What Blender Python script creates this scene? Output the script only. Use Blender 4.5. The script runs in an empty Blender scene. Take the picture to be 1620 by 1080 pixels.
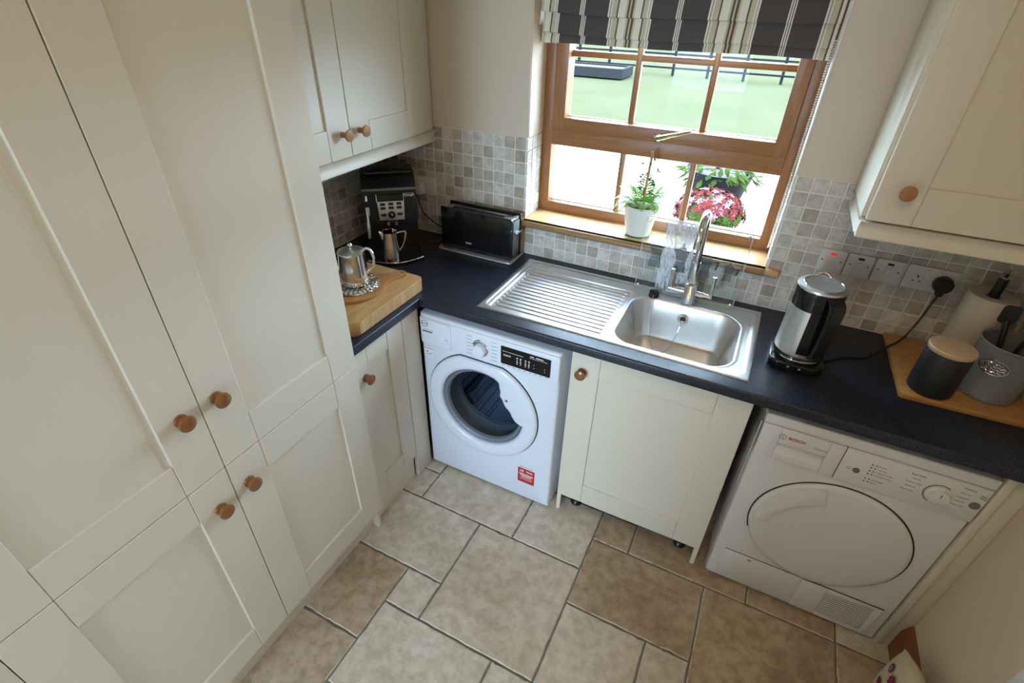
import bpy, bmesh, math, random
from mathutils import Vector, Matrix, noise
R = math.radians
rnd = random.Random(7)
S = bpy.context.scene
COL = S.collection

# ------------------------------------------------------------------ camera
cam_d = bpy.data.cameras.new('camera')
cam_d.sensor_width = 36.0
cam_d.lens = 806.79 / 1620 * 36.0
cam_d.clip_start = 0.02
cam = bpy.data.objects.new('camera', cam_d)
COL.objects.link(cam)
_y, _p, _r = R(-25.672), R(-34.137), R(1.5604)
_fw = Vector((math.sin(_y) * math.cos(_p), math.cos(_y) * math.cos(_p), math.sin(_p)))
_rt = Vector((math.cos(_y), -math.sin(_y), 0))
_up = _rt.cross(_fw)
_rt2 = math.cos(_r) * _rt + math.sin(_r) * _up
_up2 = -math.sin(_r) * _rt + math.cos(_r) * _up
_m = Matrix((_rt2, _up2, -_fw)).transposed().to_4x4()
_m.translation = (1.3732, -1.9555, 1.8729)
cam.matrix_world = _m
S.camera = cam

# ------------------------------------------------------------------ sky, lamps, exposure
W = bpy.data.worlds.new('sky'); S.world = W; W.use_nodes = True
bg = W.node_tree.nodes['Background']
bg.inputs['Color'].default_value = (0.57, 0.79, 1.0, 1)
bg.inputs['Strength'].default_value = 27.0
def area(name, loc, rot, sx, sy, power=0, color=(1, 1, 1), portal=False):
    d = bpy.data.lights.new(name, 'AREA'); d.shape = 'RECTANGLE'; d.size = sx; d.size_y = sy
    d.energy = power; d.color = color
    if portal: d.cycles.is_portal = True
    o = bpy.data.objects.new(name, d); COL.objects.link(o); o.location = loc; o.rotation_euler = rot
    return o
area('window_portal', (0.97, 0.26, 1.54), (R(-90), 0, 0), 0.98, 0.98, portal=True)
area('added_room_portal', (0.57, -5.02, 1.35), (R(90), 0, 0), 1.20, 1.54, portal=True)  # portal at the opening of the added room behind the camera
area('warm_fill_light', (1.45, -1.45, 2.33), (0, 0, 0), 0.42, 0.42, 5.5, (1.0, 0.71, 0.41))  # warm fill, added out of view under the ceiling
vs = S.view_settings
vs.view_transform = 'Standard'; vs.look = 'None'; vs.exposure = 0.0; vs.gamma = 1.0; vs.use_curve_mapping = False
S.cycles.use_denoising = True
S.cycles.max_bounces = 10
S.cycles.transparent_max_bounces = 16
S.cycles.caustics_reflective = False
S.cycles.sample_clamp_indirect = 6.0

# ------------------------------------------------------------------ materials
MATS = {}
def nm(name):
    m = bpy.data.materials.new(name); m.use_nodes = True; MATS[name] = m
    nt = m.node_tree
    return m, nt, nt.nodes['Principled BSDF'], nt.nodes, nt.links
def setp(b, col=None, rough=None, metal=None, **kw):
    if col is not None: b.inputs['Base Color'].default_value = (*col, 1)
    if rough is not None: b.inputs['Roughness'].default_value = rough
    if metal is not None: b.inputs['Metallic'].default_value = metal
    for k, v in kw.items(): b.inputs[k.replace('_', ' ')].default_value = v
def plain(name, col, rough=0.5, metal=0.0, **kw):
    m, nt, b, N, L = nm(name); setp(b, col, rough, metal, **kw); return m
def coords(N, L, scale=(1, 1, 1), kind='Object'):
    tc = N.new('ShaderNodeTexCoord'); mp = N.new('ShaderNodeMapping')
    mp.inputs['Scale'].default_value = scale
    L.new(tc.outputs[kind], mp.inputs['Vector'])
    return mp.outputs['Vector']
def ntex(N, L, vec, scale, detail=4, rough=0.55, dist=0.0):
    n = N.new('ShaderNodeTexNoise'); n.inputs['Scale'].default_value = scale; n.inputs['Detail'].default_value = detail
    n.inputs['Roughness'].default_value = rough; n.inputs['Distortion'].default_value = dist
    L.new(vec, n.inputs['Vector']); return n.outputs['Fac']
def ramp(N, L, fac, stops, const=False):
    r = N.new('ShaderNodeValToRGB')
    if const: r.color_ramp.interpolation = 'CONSTANT'
    while len(r.color_ramp.elements) < len(stops): r.color_ramp.elements.new(0.5)
    for e, (p, c) in zip(r.color_ramp.elements, stops):
        e.position = p; e.color = (*c, 1)
    L.new(fac, r.inputs['Fac']); return r.outputs['Color']
def bump(N, L, b, h, strength, dist=0.002):
    bp = N.new('ShaderNodeBump'); bp.inputs['Strength'].default_value = strength; bp.inputs['Distance'].default_value = dist
    L.new(h, bp.inputs['Height']); L.new(bp.outputs['Normal'], b.inputs['Normal'])
def mixc(N, L, fac, a, c, mode='MIX'):
    m = N.new('ShaderNodeMix'); m.data_type = 'RGBA'; m.blend_type = mode
    if isinstance(fac, (int, float)): m.inputs['Factor'].default_value = fac
    else: L.new(fac, m.inputs['Factor'])
    for sock, v in ((m.inputs['A'], a), (m.inputs['B'], c)):
        if isinstance(v, tuple): sock.default_value = (*v, 1)
        else: L.new(v, sock)
    return m.outputs['Result']
def grainy(name, c1, c2, rough, scale, nscale, bumps=0.0, dist=1.0, bd=0.001, **kw):
    m, nt, b, N, L = nm(name); setp(b, c1, rough, 0, **kw)
    v = coords(N, L, scale); f = ntex(N, L, v, nscale, 5, 0.6, dist)
    L.new(ramp(N, L, f, [(0.3, c1), (0.7, c2)]), b.inputs['Base Color'])
    if bumps: bump(N, L, b, f, bumps, bd)
    return m
CREAM = (0.73, 0.68, 0.575)
cream = grainy('cream_paint', CREAM, (0.71, 0.66, 0.555), 0.42, (70, 70, 2.0), 1.6, 0.42, 1.8, 0.0009)
wallp = grainy('beige_wall_paint', (0.70, 0.60, 0.475), (0.69, 0.59, 0.465), 0.75, (1, 1, 1), 90, 0.04)
whitep = plain('white_paint', (0.80, 0.79, 0.76), 0.5)
oak = grainy('oak_window', (0.34, 0.145, 0.048), (0.235, 0.09, 0.027), 0.38, (3, 60, 60), 1.4, 0.08, 2.0)
oakv = grainy('oak_window_upright', (0.34, 0.145, 0.048), (0.235, 0.09, 0.027), 0.38, (60, 60, 3), 1.4, 0.08, 2.0)
sillm = grainy('oak_sill', (0.72, 0.48, 0.25), (0.62, 0.38, 0.17), 0.25, (3, 50, 50), 1.4, 0.04, 2.0)
knobm = grainy('knob_wood', (0.29, 0.115, 0.036), (0.20, 0.07, 0.02), 0.22, (90, 90, 90), 0.7, 0.0, 2.0, Coat_Weight=0.3)
knobl = grainy('pale_knob_wood', (0.42, 0.20, 0.085), (0.33, 0.145, 0.055), 0.5, (90, 90, 90), 0.7, 0.0, 2.0)
skirtm = grainy('skirting_wood', (0.26, 0.10, 0.03), (0.16, 0.055, 0.016), 0.4, (60, 4, 60), 1.2, 0.05, 2.0)
boardm = grainy('butcher_block_wood', (0.54, 0.31, 0.125), (0.40, 0.20, 0.065), 0.5, (40, 5, 40), 1.3, 0.05, 1.5)
boardf = grainy('end_grain_wood', (0.62, 0.42, 0.21), (0.42, 0.23, 0.085), 0.55, (10, 120, 10), 1.0, 0.05, 1.0)
paddlem = grainy('paddle_wood', (0.46, 0.22, 0.072), (0.36, 0.155, 0.045), 0.45, (50, 6, 50), 1.4, 0.04, 1.5)
pinem = grainy('pine_wood', (0.56, 0.30, 0.10), (0.40, 0.19, 0.055), 0.4, (5, 45, 45), 1.3, 0.05, 2.0)
lidwood = grainy('pale_lid_wood', (0.66, 0.47, 0.30), (0.55, 0.36, 0.20), 0.5, (60, 8, 60), 1.2, 0.03, 1.5)
steel = plain('brushed_steel', (0.74, 0.74, 0.73), 0.33, 1.0)
chrome = plain('chrome', (0.82, 0.83, 0.85), 0.06, 1.0)
silver = plain('polished_silver', (0.78, 0.74, 0.68), 0.09, 1.0)
brassy = plain('brushed_brass', (0.62, 0.54, 0.36), 0.22, 1.0)
blackg = plain('gloss_black', (0.008, 0.008, 0.009), 0.12)
blackm = plain('matt_black', (0.012, 0.012, 0.013), 0.45)
blackp = plain('black_plastic', (0.010, 0.010, 0.011), 0.28)
enamel = plain('white_enamel', (0.75, 0.80, 0.90), 0.28)
plastic = plain('white_plastic', (0.74, 0.73, 0.72), 0.35)
ivory = plain('ivory_ceramic', (0.84, 0.81, 0.74), 0.25)
greyt = plain('grey_print', (0.25, 0.26, 0.29), 0.5)
darkt = plain('dark_print', (0.03, 0.03, 0.035), 0.5)
whitet = plain('white_print', (0.85, 0.86, 0.88), 0.5)
redt = plain('red_print', (0.50, 0.012, 0.02), 0.4)
redl = plain('red_neon', (0.6, 0.01, 0.01), 0.3, Emission_Color=(1, 0.03, 0.02, 1), Emission_Strength=0.5)
dredl = plain('dark_red_neon', (0.05, 0.006, 0.006), 0.25)
greyb = plain('grey_button', (0.16, 0.16, 0.155), 0.4)
seal = plain('grey_door_seal', (0.17, 0.20, 0.24), 0.4)
towelm = plain('paper_towel', (0.72, 0.66, 0.55), 0.85)
soil = grainy('potting_soil', (0.05, 0.03, 0.02), (0.015, 0.01, 0.008), 0.9, (1, 1, 1), 90, 0.5)
potbrown = plain('brown_plastic_rim', (0.10, 0.022, 0.014), 0.4)
fernm = grainy('fern_green', (0.20, 0.42, 0.06), (0.32, 0.56, 0.12), 0.5, (1, 1, 1), 30, Subsurface_Weight=0.0)
leafm = grainy('leaf_green', (0.014, 0.026, 0.005), (0.026, 0.036, 0.009), 0.5, (1, 1, 1), 12, Specular_IOR_Level=0.0)
twigm = plain('dry_twig', (0.06, 0.035, 0.02), 0.8)
stakem = plain('bamboo_stake', (0.42, 0.25, 0.12), 0.6)
pinkm = grainy('pink_blossom', (0.064, 0.008, 0.008), (0.066, 0.017, 0.016), 0.6, (1, 1, 1), 7, Specular_IOR_Level=0.0)
fencem = plain('black_fence_paint', (0.006, 0.0065, 0.008), 0.7, Specular_IOR_Level=0.05)
bedm = plain('grey_timber', (0.011, 0.011, 0.012), 0.8, Specular_IOR_Level=0.05)
planterm = plain('slate_planter', (0.0065, 0.0062, 0.0068), 0.5, Specular_IOR_Level=0.05)
terram = plain('terracotta', (0.018, 0.010, 0.007), 0.7, Specular_IOR_Level=0.05)
rendm = plain('house_render', (0.6, 0.57, 0.5), 0.8)
greyjar = plain('grey_enamel_jar', (0.22, 0.22, 0.225), 0.22)
lampglass = plain('fill_lamp_diffuser', (0.9, 0.88, 0.82), 0.5)

def tile_mat(name, stops, mott, rough=0.55, bs=0.35, island=False, lo=(0.72, 0.70, 0.66), lo2=(0.86, 0.85, 0.83)):
    m, nt, b, N, L = nm(name); setp(b, stops[0][1], rough)
    oi = N.new('ShaderNodeObjectInfo')
    base = ramp(N, L, N.new('ShaderNodeNewGeometry').outputs['Random Per Island'] if island else oi.outputs['Random'], stops)
    tc = N.new('ShaderNodeTexCoord'); ad = N.new('ShaderNodeVectorMath'); ad.operation = 'ADD'
    L.new(tc.outputs['Object'], ad.inputs[0]); L.new(oi.outputs['Location'], ad.inputs[1])
    f = ntex(N, L, ad.outputs['Vector'], mott, 6, 0.65, 0.4)
    f2 = ntex(N, L, ad.outputs['Vector'], mott * 8, 3, 0.6)
    dk = ramp(N, L, f, [(0.3, lo), (0.66, (1.12, 1.12, 1.12))])
    c = mixc(N, L, 1.0, base, dk, 'MULTIPLY')
    dk2 = ramp(N, L, f2, [(0.35, lo2), (0.6, (1.04, 1.04, 1.04))])
    L.new(mixc(N, L, 1.0, c, dk2, 'MULTIPLY'), b.inputs['Base Color'])
    bump(N, L, b, f2, bs, 0.0015)
    return m
TRAV = [(0.0, (0.46, 0.385, 0.31)), (0.25, (0.61, 0.545, 0.475)), (0.6, (0.70, 0.655, 0.60)), (1.0, (0.76, 0.73, 0.69))]
walltile = tile_mat('travertine_mosaic', TRAV, 26)
walltile2 = tile_mat('travertine_mosaic_joined', TRAV, 26, island=True)
floorpale = tile_mat('pale_stone_floor', [(0.0, (0.64, 0.57, 0.47)), (0.5, (0.68, 0.625, 0.54)), (1.0, (0.71, 0.665, 0.59))], 3.2, 0.42, 0.8, lo=(0.80, 0.74, 0.65), lo2=(0.82, 0.79, 0.75))
floorbrown = tile_mat('brown_stone_floor', [(0.0, (0.44, 0.335, 0.23)), (0.5, (0.50, 0.40, 0.285)), (1.0, (0.56, 0.46, 0.345))], 3.2, 0.42, 0.8, lo=(0.68, 0.60, 0.50), lo2=(0.76, 0.72, 0.67))
wornedge = plain('worn_stone_edge', (0.60, 0.545, 0.46), 0.7)
grout = plain('pale_grout', (0.84, 0.82, 0.79), 0.85)
fgrout = plain('floor_grout', (0.20, 0.18, 0.155), 0.9)

m, nt, b, N, L = nm('speckled_worktop'); setp(b, (0.012, 0.015, 0.024), 0.3, Specular_IOR_Level=0.5); worktopm = m
v = coords(N, L); f = ntex(N, L, v, 420, 2, 0.6)
L.new(ramp(N, L, f, [(0.45, (0.005, 0.0065, 0.011)), (0.60, (0.018, 0.023, 0.042)), (0.74, (0.12, 0.145, 0.22))]), b.inputs['Base Color'])
L.new(ramp(N, L, f, [(0.4, (0.36,) * 3), (0.7, (0.28,) * 3)]), b.inputs['Roughness'])
bump(N, L, b, f, 0.25, 0.0006)

def glass_mat(name, tint=(1, 1, 1), k=1.0, rough=0.0):
    m = bpy.data.materials.new(name); m.use_nodes = True; nt = m.node_tree; N = nt.nodes; L = nt.links
    N.remove(N['Principled BSDF'])
    t = N.new('ShaderNodeBsdfTransparent'); t.inputs['Color'].default_value = (*tint, 1)
    g = N.new('ShaderNodeBsdfGlossy'); g.inputs['Roughness'].default_value = rough
    fr = N.new('ShaderNodeFresnel'); fr.inputs['IOR'].default_value = 1.45
    mu = N.new('ShaderNodeMath'); mu.operation = 'MULTIPLY'; mu.inputs[1].default_value = k; mu.use_clamp = True
    ge = N.new('ShaderNodeNewGeometry'); iv = N.new('ShaderNodeMath'); iv.operation = 'SUBTRACT'; iv.inputs[0].default_value = 1.0
    L.new(ge.outputs['Backfacing'], iv.inputs[1]); m2 = N.new('ShaderNodeMath'); m2.operation = 'MULTIPLY'
    L.new(fr.outputs['Fac'], m2.inputs[0]); L.new(iv.outputs[0], m2.inputs[1]); L.new(m2.outputs[0], mu.inputs[0])
    mx = N.new('ShaderNodeMixShader'); L.new(mu.outputs[0], mx.inputs['Fac'])
    L.new(t.outputs[0], mx.inputs[1]); L.new(g.outputs[0], mx.inputs[2]); L.new(mx.outputs[0], N['Material Output'].inputs['Surface'])
    return m
glass = glass_mat('window_glass', (1, 1, 1), 0.3)
edgeg = plain('bright_glass_edge', (0.80, 0.88, 0.88), 0.15, Alpha=0.6)
clear = glass_mat('clear_panel_glass', (0.95, 0.98, 0.97), 1.6)
dishg = glass_mat('saucer_glass', (0.90, 0.97, 0.95), 1.5)
portg = glass_mat('porthole_glass', (0.72, 0.82, 0.92), 1.0)

m, nt, b, N, L = nm('perforated_drum'); setp(b, (0.42, 0.45, 0.50), 0.38, 1.0); drum = m
tc = N.new('ShaderNodeTexCoord'); vo = N.new('ShaderNodeTexVoronoi'); vo.inputs['Scale'].default_value = 62; vo.inputs['Randomness'].default_value = 0.1
L.new(tc.outputs['Object'], vo.inputs['Vector'])
L.new(ramp(N, L, vo.outputs['Distance'], [(0.22, (0.02, 0.02, 0.02)), (0.34, (0.42, 0.45, 0.5))]), b.inputs['Base Color'])

m, nt, b, N, L = nm('striped_blind_fabric'); setp(b, (0.05, 0.045, 0.042), 0.9); blindm = m
tc = N.new('ShaderNodeTexCoord'); sx = N.new('ShaderNodeSeparateXYZ'); L.new(tc.outputs['Object'], sx.inputs[0])
ma = N.new('ShaderNodeMath'); ma.operation = 'MULTIPLY_ADD'; ma.inputs[1].default_value = 1 / 0.3335; ma.inputs[2].default_value = 3 - (0.738) / 0.3335
L.new(sx.outputs['X'], ma.inputs[0]); fr = N.new('ShaderNodeMath'); fr.operation = 'FRACT'; L.new(ma.outputs[0], fr.inputs[0])
Dk, Wh, Cr, Ta, Bn = (0.085, 0.070, 0.065), (0.80, 0.76, 0.64), (0.58, 0.51, 0.36), (0.36, 0.31, 0.22), (0.13, 0.09, 0.06)
st = []; x = 0.0
for wd, c in [(5, Wh), (3, Ta), (5, Wh), (17, Cr), (5, Bn), (24, Wh), (7, Cr), (7, Bn), (5, Cr), (7, Bn), (7, Cr), (22, Wh), (5, Bn), (15, Cr), (5, Wh), (3, Ta), (5, Wh), (84, Dk), (4, Wh), (3, Dk), (4, Wh), (3, Dk), (4, Wh), (85, Dk)]:
    st.append((x / 334.0, c)); x += wd
L.new(ramp(N, L, fr.outputs[0], st, True), b.inputs['Base Color'])
f = ntex(N, L, coords(N, L, (1, 1, 1)), 700, 2); bump(N, L, b, f, 0.2, 0.0008)

m, nt, b, N, L = nm('silver_relief'); setp(b, (0.55, 0.50, 0.45), 0.2, 1.0); relief = m
vo = N.new('ShaderNodeTexVoronoi'); vo.inputs['Scale'].default_value = 70; L.new(coords(N, L), vo.inputs['Vector'])
bump(N, L, b, vo.outputs['Distance'], 1.0, 0.006)

m, nt, b, N, L = nm('lawn_grass'); setp(b, (0.15, 0.22, 0.13), 0.95, Specular_IOR_Level=0.0); lawnm = m
v = coords(N, L); f = ntex(N, L, v, 0.5, 6, 0.6); 
L.new(ramp(N, L, f, [(0.3, (0.040, 0.042, 0.022)), (0.7, (0.051, 0.048, 0.029))]), b.inputs['Base Color'])
m, nt, b, N, L = nm('pale_paving'); setp(b, (0.42, 0.40, 0.38), 0.9, Specular_IOR_Level=0.0); pavem = m
v = coords(N, L); f = ntex(N, L, v, 2.0, 6, 0.6)
L.new(ramp(N, L, f, [(0.3, (0.30, 0.27, 0.235)), (0.7, (0.38, 0.34, 0.30))]), b.inputs['Base Color'])

m = bpy.data.materials.new('pale_streaks'); m.use_nodes = True; nt = m.node_tree; N = nt.nodes; L = nt.links; streaky = m
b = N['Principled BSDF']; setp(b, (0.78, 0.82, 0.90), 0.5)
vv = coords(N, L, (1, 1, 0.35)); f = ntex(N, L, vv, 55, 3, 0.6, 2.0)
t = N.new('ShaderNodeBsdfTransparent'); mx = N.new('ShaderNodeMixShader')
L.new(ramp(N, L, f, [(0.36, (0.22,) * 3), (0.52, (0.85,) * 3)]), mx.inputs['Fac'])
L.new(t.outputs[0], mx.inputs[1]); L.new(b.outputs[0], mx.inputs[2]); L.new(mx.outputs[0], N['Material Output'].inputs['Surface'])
m = bpy.data.materials.new('grey_film_print'); m.use_nodes = True; nt = m.node_tree; N = nt.nodes; L = nt.links; film = m
b = N['Principled BSDF']; setp(b, (0.05, 0.06, 0.075), 0.4)
t = N.new('ShaderNodeBsdfTransparent'); mx = N.new('ShaderNodeMixShader'); mx.inputs['Fac'].default_value = 0.55
L.new(t.outputs[0], mx.inputs[1]); L.new(b.outputs[0], mx.inputs[2]); L.new(mx.outputs[0], N['Material Output'].inputs['Surface'])

# ------------------------------------------------------------------ mesh helpers
OFF = {}
class MB:
    def __init__(s): s.bm = bmesh.new()
    def box(s, x0, x1, y0, y1, z0, z1, bev=0, seg=2):
        bm = s.bm
        vs_ = [bm.verts.new(p) for p in ((x0,y0,z0),(x1,y0,z0),(x1,y1,z0),(x0,y1,z0),(x0,y0,z1),(x1,y0,z1),(x1,y1,z1),(x0,y1,z1))]
        fs = [bm.faces.new([vs_[i] for i in q]) for q in ((3,2,1,0),(4,5,6,7),(0,1,5,4),(1,2,6,5),(2,3,7,6),(3,0,4,7))]
        if bev:
            es = list({e for f in fs for e in f.edges})
            bmesh.ops.bevel(bm, geom=es, offset=bev, segments=seg, profile=0.5, affect='EDGES')
        return s
    def lathe(s, prof, c=(0, 0, 0), n=40, axis='z', a0=0, a1=360):
        bm = s.bm; full = abs(a1 - a0 - 360) < 1e-6
        k = n if full else n + 1
        rings = []
        for r, h in prof:
            ring = []
            if r < 1e-6:
                ring = [bm.verts.new(s._ax(c, 0, 0, h, axis))] * k
            else:
                for i in range(k):
                    a = R(a0 + (a1 - a0) * i / n)
                    ring.append(bm.verts.new(s._ax(c, r * math.cos(a), r * math.sin(a), h, axis)))
            rings.append(ring)
        for A, B in zip(rings, rings[1:]):
            for i in range(n):
                j = (i + 1) % k
                q = []
                for v_ in (A[i], A[j], B[j], B[i]):
                    if v_ not in q: q.append(v_)
                if len(q) > 2:
                    try: bm.faces.new(q)
                    except ValueError: pass
        return s
    def _ax(s, c, u, w, h, axis):
        if axis == 'z': return (c[0] + u, c[1] + w, c[2] + h)
        if axis == '-y': return (c[0] + u, c[1] - h, c[2] + w)
        if axis == '+x': return (c[0] + h, c[1] + u, c[2] + w)
        if axis == '+y': return (c[0] - u, c[1] + h, c[2] + w)
    def cyl(s, p0, p1, r0, r1=None, n=20):
        return s.tube([p0, p1], [r0, r0 if r1 is None else r1], n)
    def tube(s, pts, r, n=10, cap=True):
        bm = s.bm; P = [Vector(p) for p in pts]
        rs = r if isinstance(r, (list, tuple)) else [r] * len(P)
        rings = []; up = None
        for i, p in enumerate(P):
            t_ = (P[min(i + 1, len(P) - 1)] - P[max(i - 1, 0)]).normalized()
            if up is None:
                up = Vector((0, 0, 1)) if abs(t_.z) < 0.9 else Vector((1, 0, 0))
            a = t_.cross(up)
            if a.length < 1e-6: a = t_.orthogonal()
            a.normalize(); up = a.cross(t_).normalized()
            rings.append([bm.verts.new(p + (a * math.cos(2 * math.pi * k / n) + up * math.sin(2 * math.pi * k / n)) * rs[i]) for k in range(n)])
        for A, B in zip(rings, rings[1:]):
            for i in range(n):
                bm.faces.new((A[i], A[(i + 1) % n], B[(i + 1) % n], B[i]))
        if cap:
            bm.faces.new(rings[0][::-1]); bm.faces.new(rings[-1])
        return s
    def prism(s, poly, h0, h1, axis='z', bev=0, seg=2):
        """extrude polygon: axis z: (x,y); axis y: (x,z); axis x: (y,z)"""
        bm = s.bm
        def mk(p, h): return (p[0], p[1], h) if axis == 'z' else ((p[0], h, p[1]) if axis == 'y' else (h, p[0], p[1]))
        A = [bm.verts.new(mk(p, h0)) for p in poly]; B = [bm.verts.new(mk(p, h1)) for p in poly]
        fs = [bm.faces.new(A), bm.faces.new(B)]
        n = len(poly)
        sd = [bm.faces.new((A[i], A[(i + 1) % n], B[(i + 1) % n], B[i])) for i in range(n)]
        bmesh.ops.recalc_face_normals(bm, faces=fs + sd)
        if bev:
            es = list({e for f in fs for e in f.edges})
            bmesh.ops.bevel(bm, geom=es, offset=bev, segments=seg, profile=0.5, affect='EDGES')
        return s
    def loft(s, loops, close0=False, close1=False):
        bm = s.bm; rings = [[bm.verts.new(p) for p in lp] for lp in loops]; n = len(loops[0])
        for A, B in zip(rings, rings[1:]):
            for i in range(n): bm.faces.new((A[i], A[(i + 1) % n], B[(i + 1) % n], B[i]))
        if close0: bm.faces.new(rings[0][::-1])
        if close1: bm.faces.new(rings[-1])
        return s
    def grid(s, pts):
        bm = s.bm; V = [[bm.verts.new(p) for p in row] for row in pts]
        for A, B in zip(V, V[1:]):
            for i in range(len(A) - 1): bm.faces.new((A[i], A[i + 1], B[i + 1], B[i]))
        return s
    def poly(s, pts):
        s.bm.faces.new([s.bm.verts.new(p) for p in pts]); return s
    def mesh(s, name, mat, off=None, smooth=35):
        if off is not None: bmesh.ops.translate(s.bm, verts=s.bm.verts, vec=-Vector(off))
        bmesh.ops.recalc_face_normals(s.bm, faces=s.bm.faces)
        me = bpy.data.meshes.new(name); s.bm.to_mesh(me); s.bm.free()
        if mat: me.materials.append(mat)
        if smooth:
            me.shade_smooth(); me.set_sharp_from_angle(angle=R(smooth))
        return me
    def build(s, name, mat, parent=None, smooth=35, **tags):
        off = OFF.get(parent) if parent is not None else tags.pop('at', None)
        me = s.mesh(name, mat, off, smooth)
        o = bpy.data.objects.new(name, me); COL.objects.link(o)
        if parent is not None:
            o.parent = parent; OFF[o] = OFF.get(parent)
        elif off is not None:
            o.location = off; OFF[o] = off
        tag(o, **tags)
        return o
def tag(o, label=None, cat=None, group=None, kind=None):
    if label: o['label'] = label
    if cat: o['category'] = cat
    if group: o['group'] = group
    if kind: o['kind'] = kind
    return o
def thing(name, loc, label, cat, group=None, rotz=None):
    o = bpy.data.objects.new(name, None); COL.objects.link(o); o.location = loc; o.empty_display_size = 0.05
    if rotz is not None: o.rotation_euler = (0, 0, rotz); OFF[o] = (0, 0, 0)
    else: OFF[o] = loc
    return tag(o, label, cat, group)
def inst(name, me, parent, loc, rot=(0, 0, 0), scale=(1, 1, 1)):
    """a piece that shares mesh data; loc in the same space as the parent's parts"""
    o = bpy.data.objects.new(name, me); COL.objects.link(o); o.parent = parent
    o.location = Vector(loc) - Vector(OFF.get(parent) or (0, 0, 0)); o.rotation_euler = rot; o.scale = scale
    OFF[o] = (0, 0, 0)
    return o
def text(name, s, size, mat, parent, loc, xdir=(1, 0, 0), ydir=(0, 0, 1), align='CENTER', label=None, ext=0.0002, bold=0.0):
    cu = bpy.data.curves.new(name, 'FONT'); cu.body = s; cu.size = size; cu.align_x = align; cu.align_y = 'CENTER'
    cu.extrude = ext; cu.resolution_u = 3; cu.offset = bold
    t_ = bpy.data.objects.new(name, cu); COL.objects.link(t_)
    dg = bpy.context.evaluated_depsgraph_get(); dg.update()
    me = bpy.data.meshes.new_from_object(t_.evaluated_get(dg))
    bpy.data.objects.remove(t_); bpy.data.curves.remove(cu)
    X = Vector(xdir).normalized(); Y = Vector(ydir).normalized(); Z = X.cross(Y)
    M_ = Matrix((X, Y, Z)).transposed().to_4x4(); M_.translation = Vector(loc) - Vector(OFF.get(parent) or (0, 0, 0))
    me.transform(M_); me.materials.clear(); me.materials.append(mat)
    o = bpy.data.objects.new(name, me); COL.objects.link(o); o.parent = parent; OFF[o] = OFF.get(parent)
    return tag(o, label)
def rrect(x0, x1, y0, y1, r, n=6):
    out = []
    for cx, cy, a in ((x1 - r, y1 - r, 0), (x0 + r, y1 - r, 90), (x0 + r, y0 + r, 180), (x1 - r, y0 + r, 270)):
        for i in range(n + 1):
            t_ = R(a + 90 * i / n); out.append((cx + r * math.cos(t_), cy + r * math.sin(t_)))
    return out
def circle(cx, cy, r, n=32): return [(cx + r * math.cos(2 * math.pi * i / n), cy + r * math.sin(2 * math.pi * i / n)) for i in range(n)]
# ------------------------------------------------------------------ room shell
ZC = 0.904           # worktop top
XL, XR, YB, ZT = -0.29, 2.225, 0.008, 2.42
YR = -2.25           # unseen rear wall; its doorway is added to shape the cool daylight
WX0, WX1, WZ0, WZ1 = 0.476, 1.463, 1.052, 2.03   # window opening
def struct(name, mb, mat, **k):
    return mb.build(name, mat, None, 35, kind='structure', **k)
floor = struct('floor', MB().box(-0.6, XR + 0.12, -5.12, 0.3, -0.10, -0.0035), fgrout)
mb = MB()
mb.box(-0.6, WX0, YB, 0.30, -0.1, ZT).box(WX1, 2.7, YB, 0.30, -0.1, ZT)
mb.box(WX0, WX1, YB, 0.30, -0.1, WZ0 - 0.012).box(WX0, WX1, YB, 0.30, WZ1, ZT)
wall_back = struct('wall_back', mb, wallp)
wall_left = struct('wall_left', MB().box(-0.6, XL - 0.008, -5.0, YB, -0.1, ZT), wallp)
DY0, DY1, DZ = -0.985, -1.91, 2.06                # doorway in the right wall
mb = MB().box(XR, XR + 0.12, DY0, YB, -0.1, ZT).box(XR, XR + 0.12, -5.12, DY1, -0.1, ZT).box(XR, XR + 0.12, DY1, DY0, DZ, ZT).box(XR + 0.04, XR + 0.12, DY1, DY0, -0.1, DZ)
wall_right = struct('wall_right', mb, wallp)
wall_rear = struct('wall_rear', MB().box(-0.6, 0.35, YR - 0.12, YR, -0.1, ZT).box(1.06, XR, YR - 0.12, YR, -0.1, ZT).box(0.35, 1.06, YR - 0.12, YR, 2.06, ZT), wallp)
ceiling = struct('ceiling', MB().box(-0.6, XR + 0.12, -5.12, 0.3, ZT, ZT + 0.1), whitep)
# unseen room added behind the rear doorway; its opening lets in cool fill daylight
mb = MB().box(-0.6, -0.03, -5.12, -5.0, -0.1, ZT).box(1.17, XR, -5.12, -5.0, -0.1, ZT).box(-0.03, 1.17, -5.12, -5.0, -0.1, 0.58).box(-0.03, 1.17, -5.12, -5.0, 2.12, ZT)
struct('wall_added_room', mb, wallp)
struct('door_1', MB().box(XR - 0.006, XR + 0.03, DY1, DY0, 0.004, DZ - 0.026, 0.002), whitep)
# doorway lining and architraves
mb = MB()
mb.box(XR - 0.004, XR + 0.124, DY0 - 0.025, DY0, 0, DZ).box(XR - 0.004, XR + 0.124, DY1, DY1 + 0.025, 0, DZ).box(XR - 0.004, XR + 0.124, DY1, DY0, DZ - 0.025, DZ)
mb.box(XR - 0.018, XR, DY0 - 0.008, DY0 + 0.062, 0, DZ + 0.062, 0.003).box(XR - 0.018, XR, DY1 - 0.062, DY1 + 0.008, 0, DZ + 0.062, 0.003)
mb.box(XR - 0.018, XR, DY1, DY0, DZ - 0.008, DZ + 0.062, 0.003)
struct('trim_1', mb, whitep)
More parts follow.
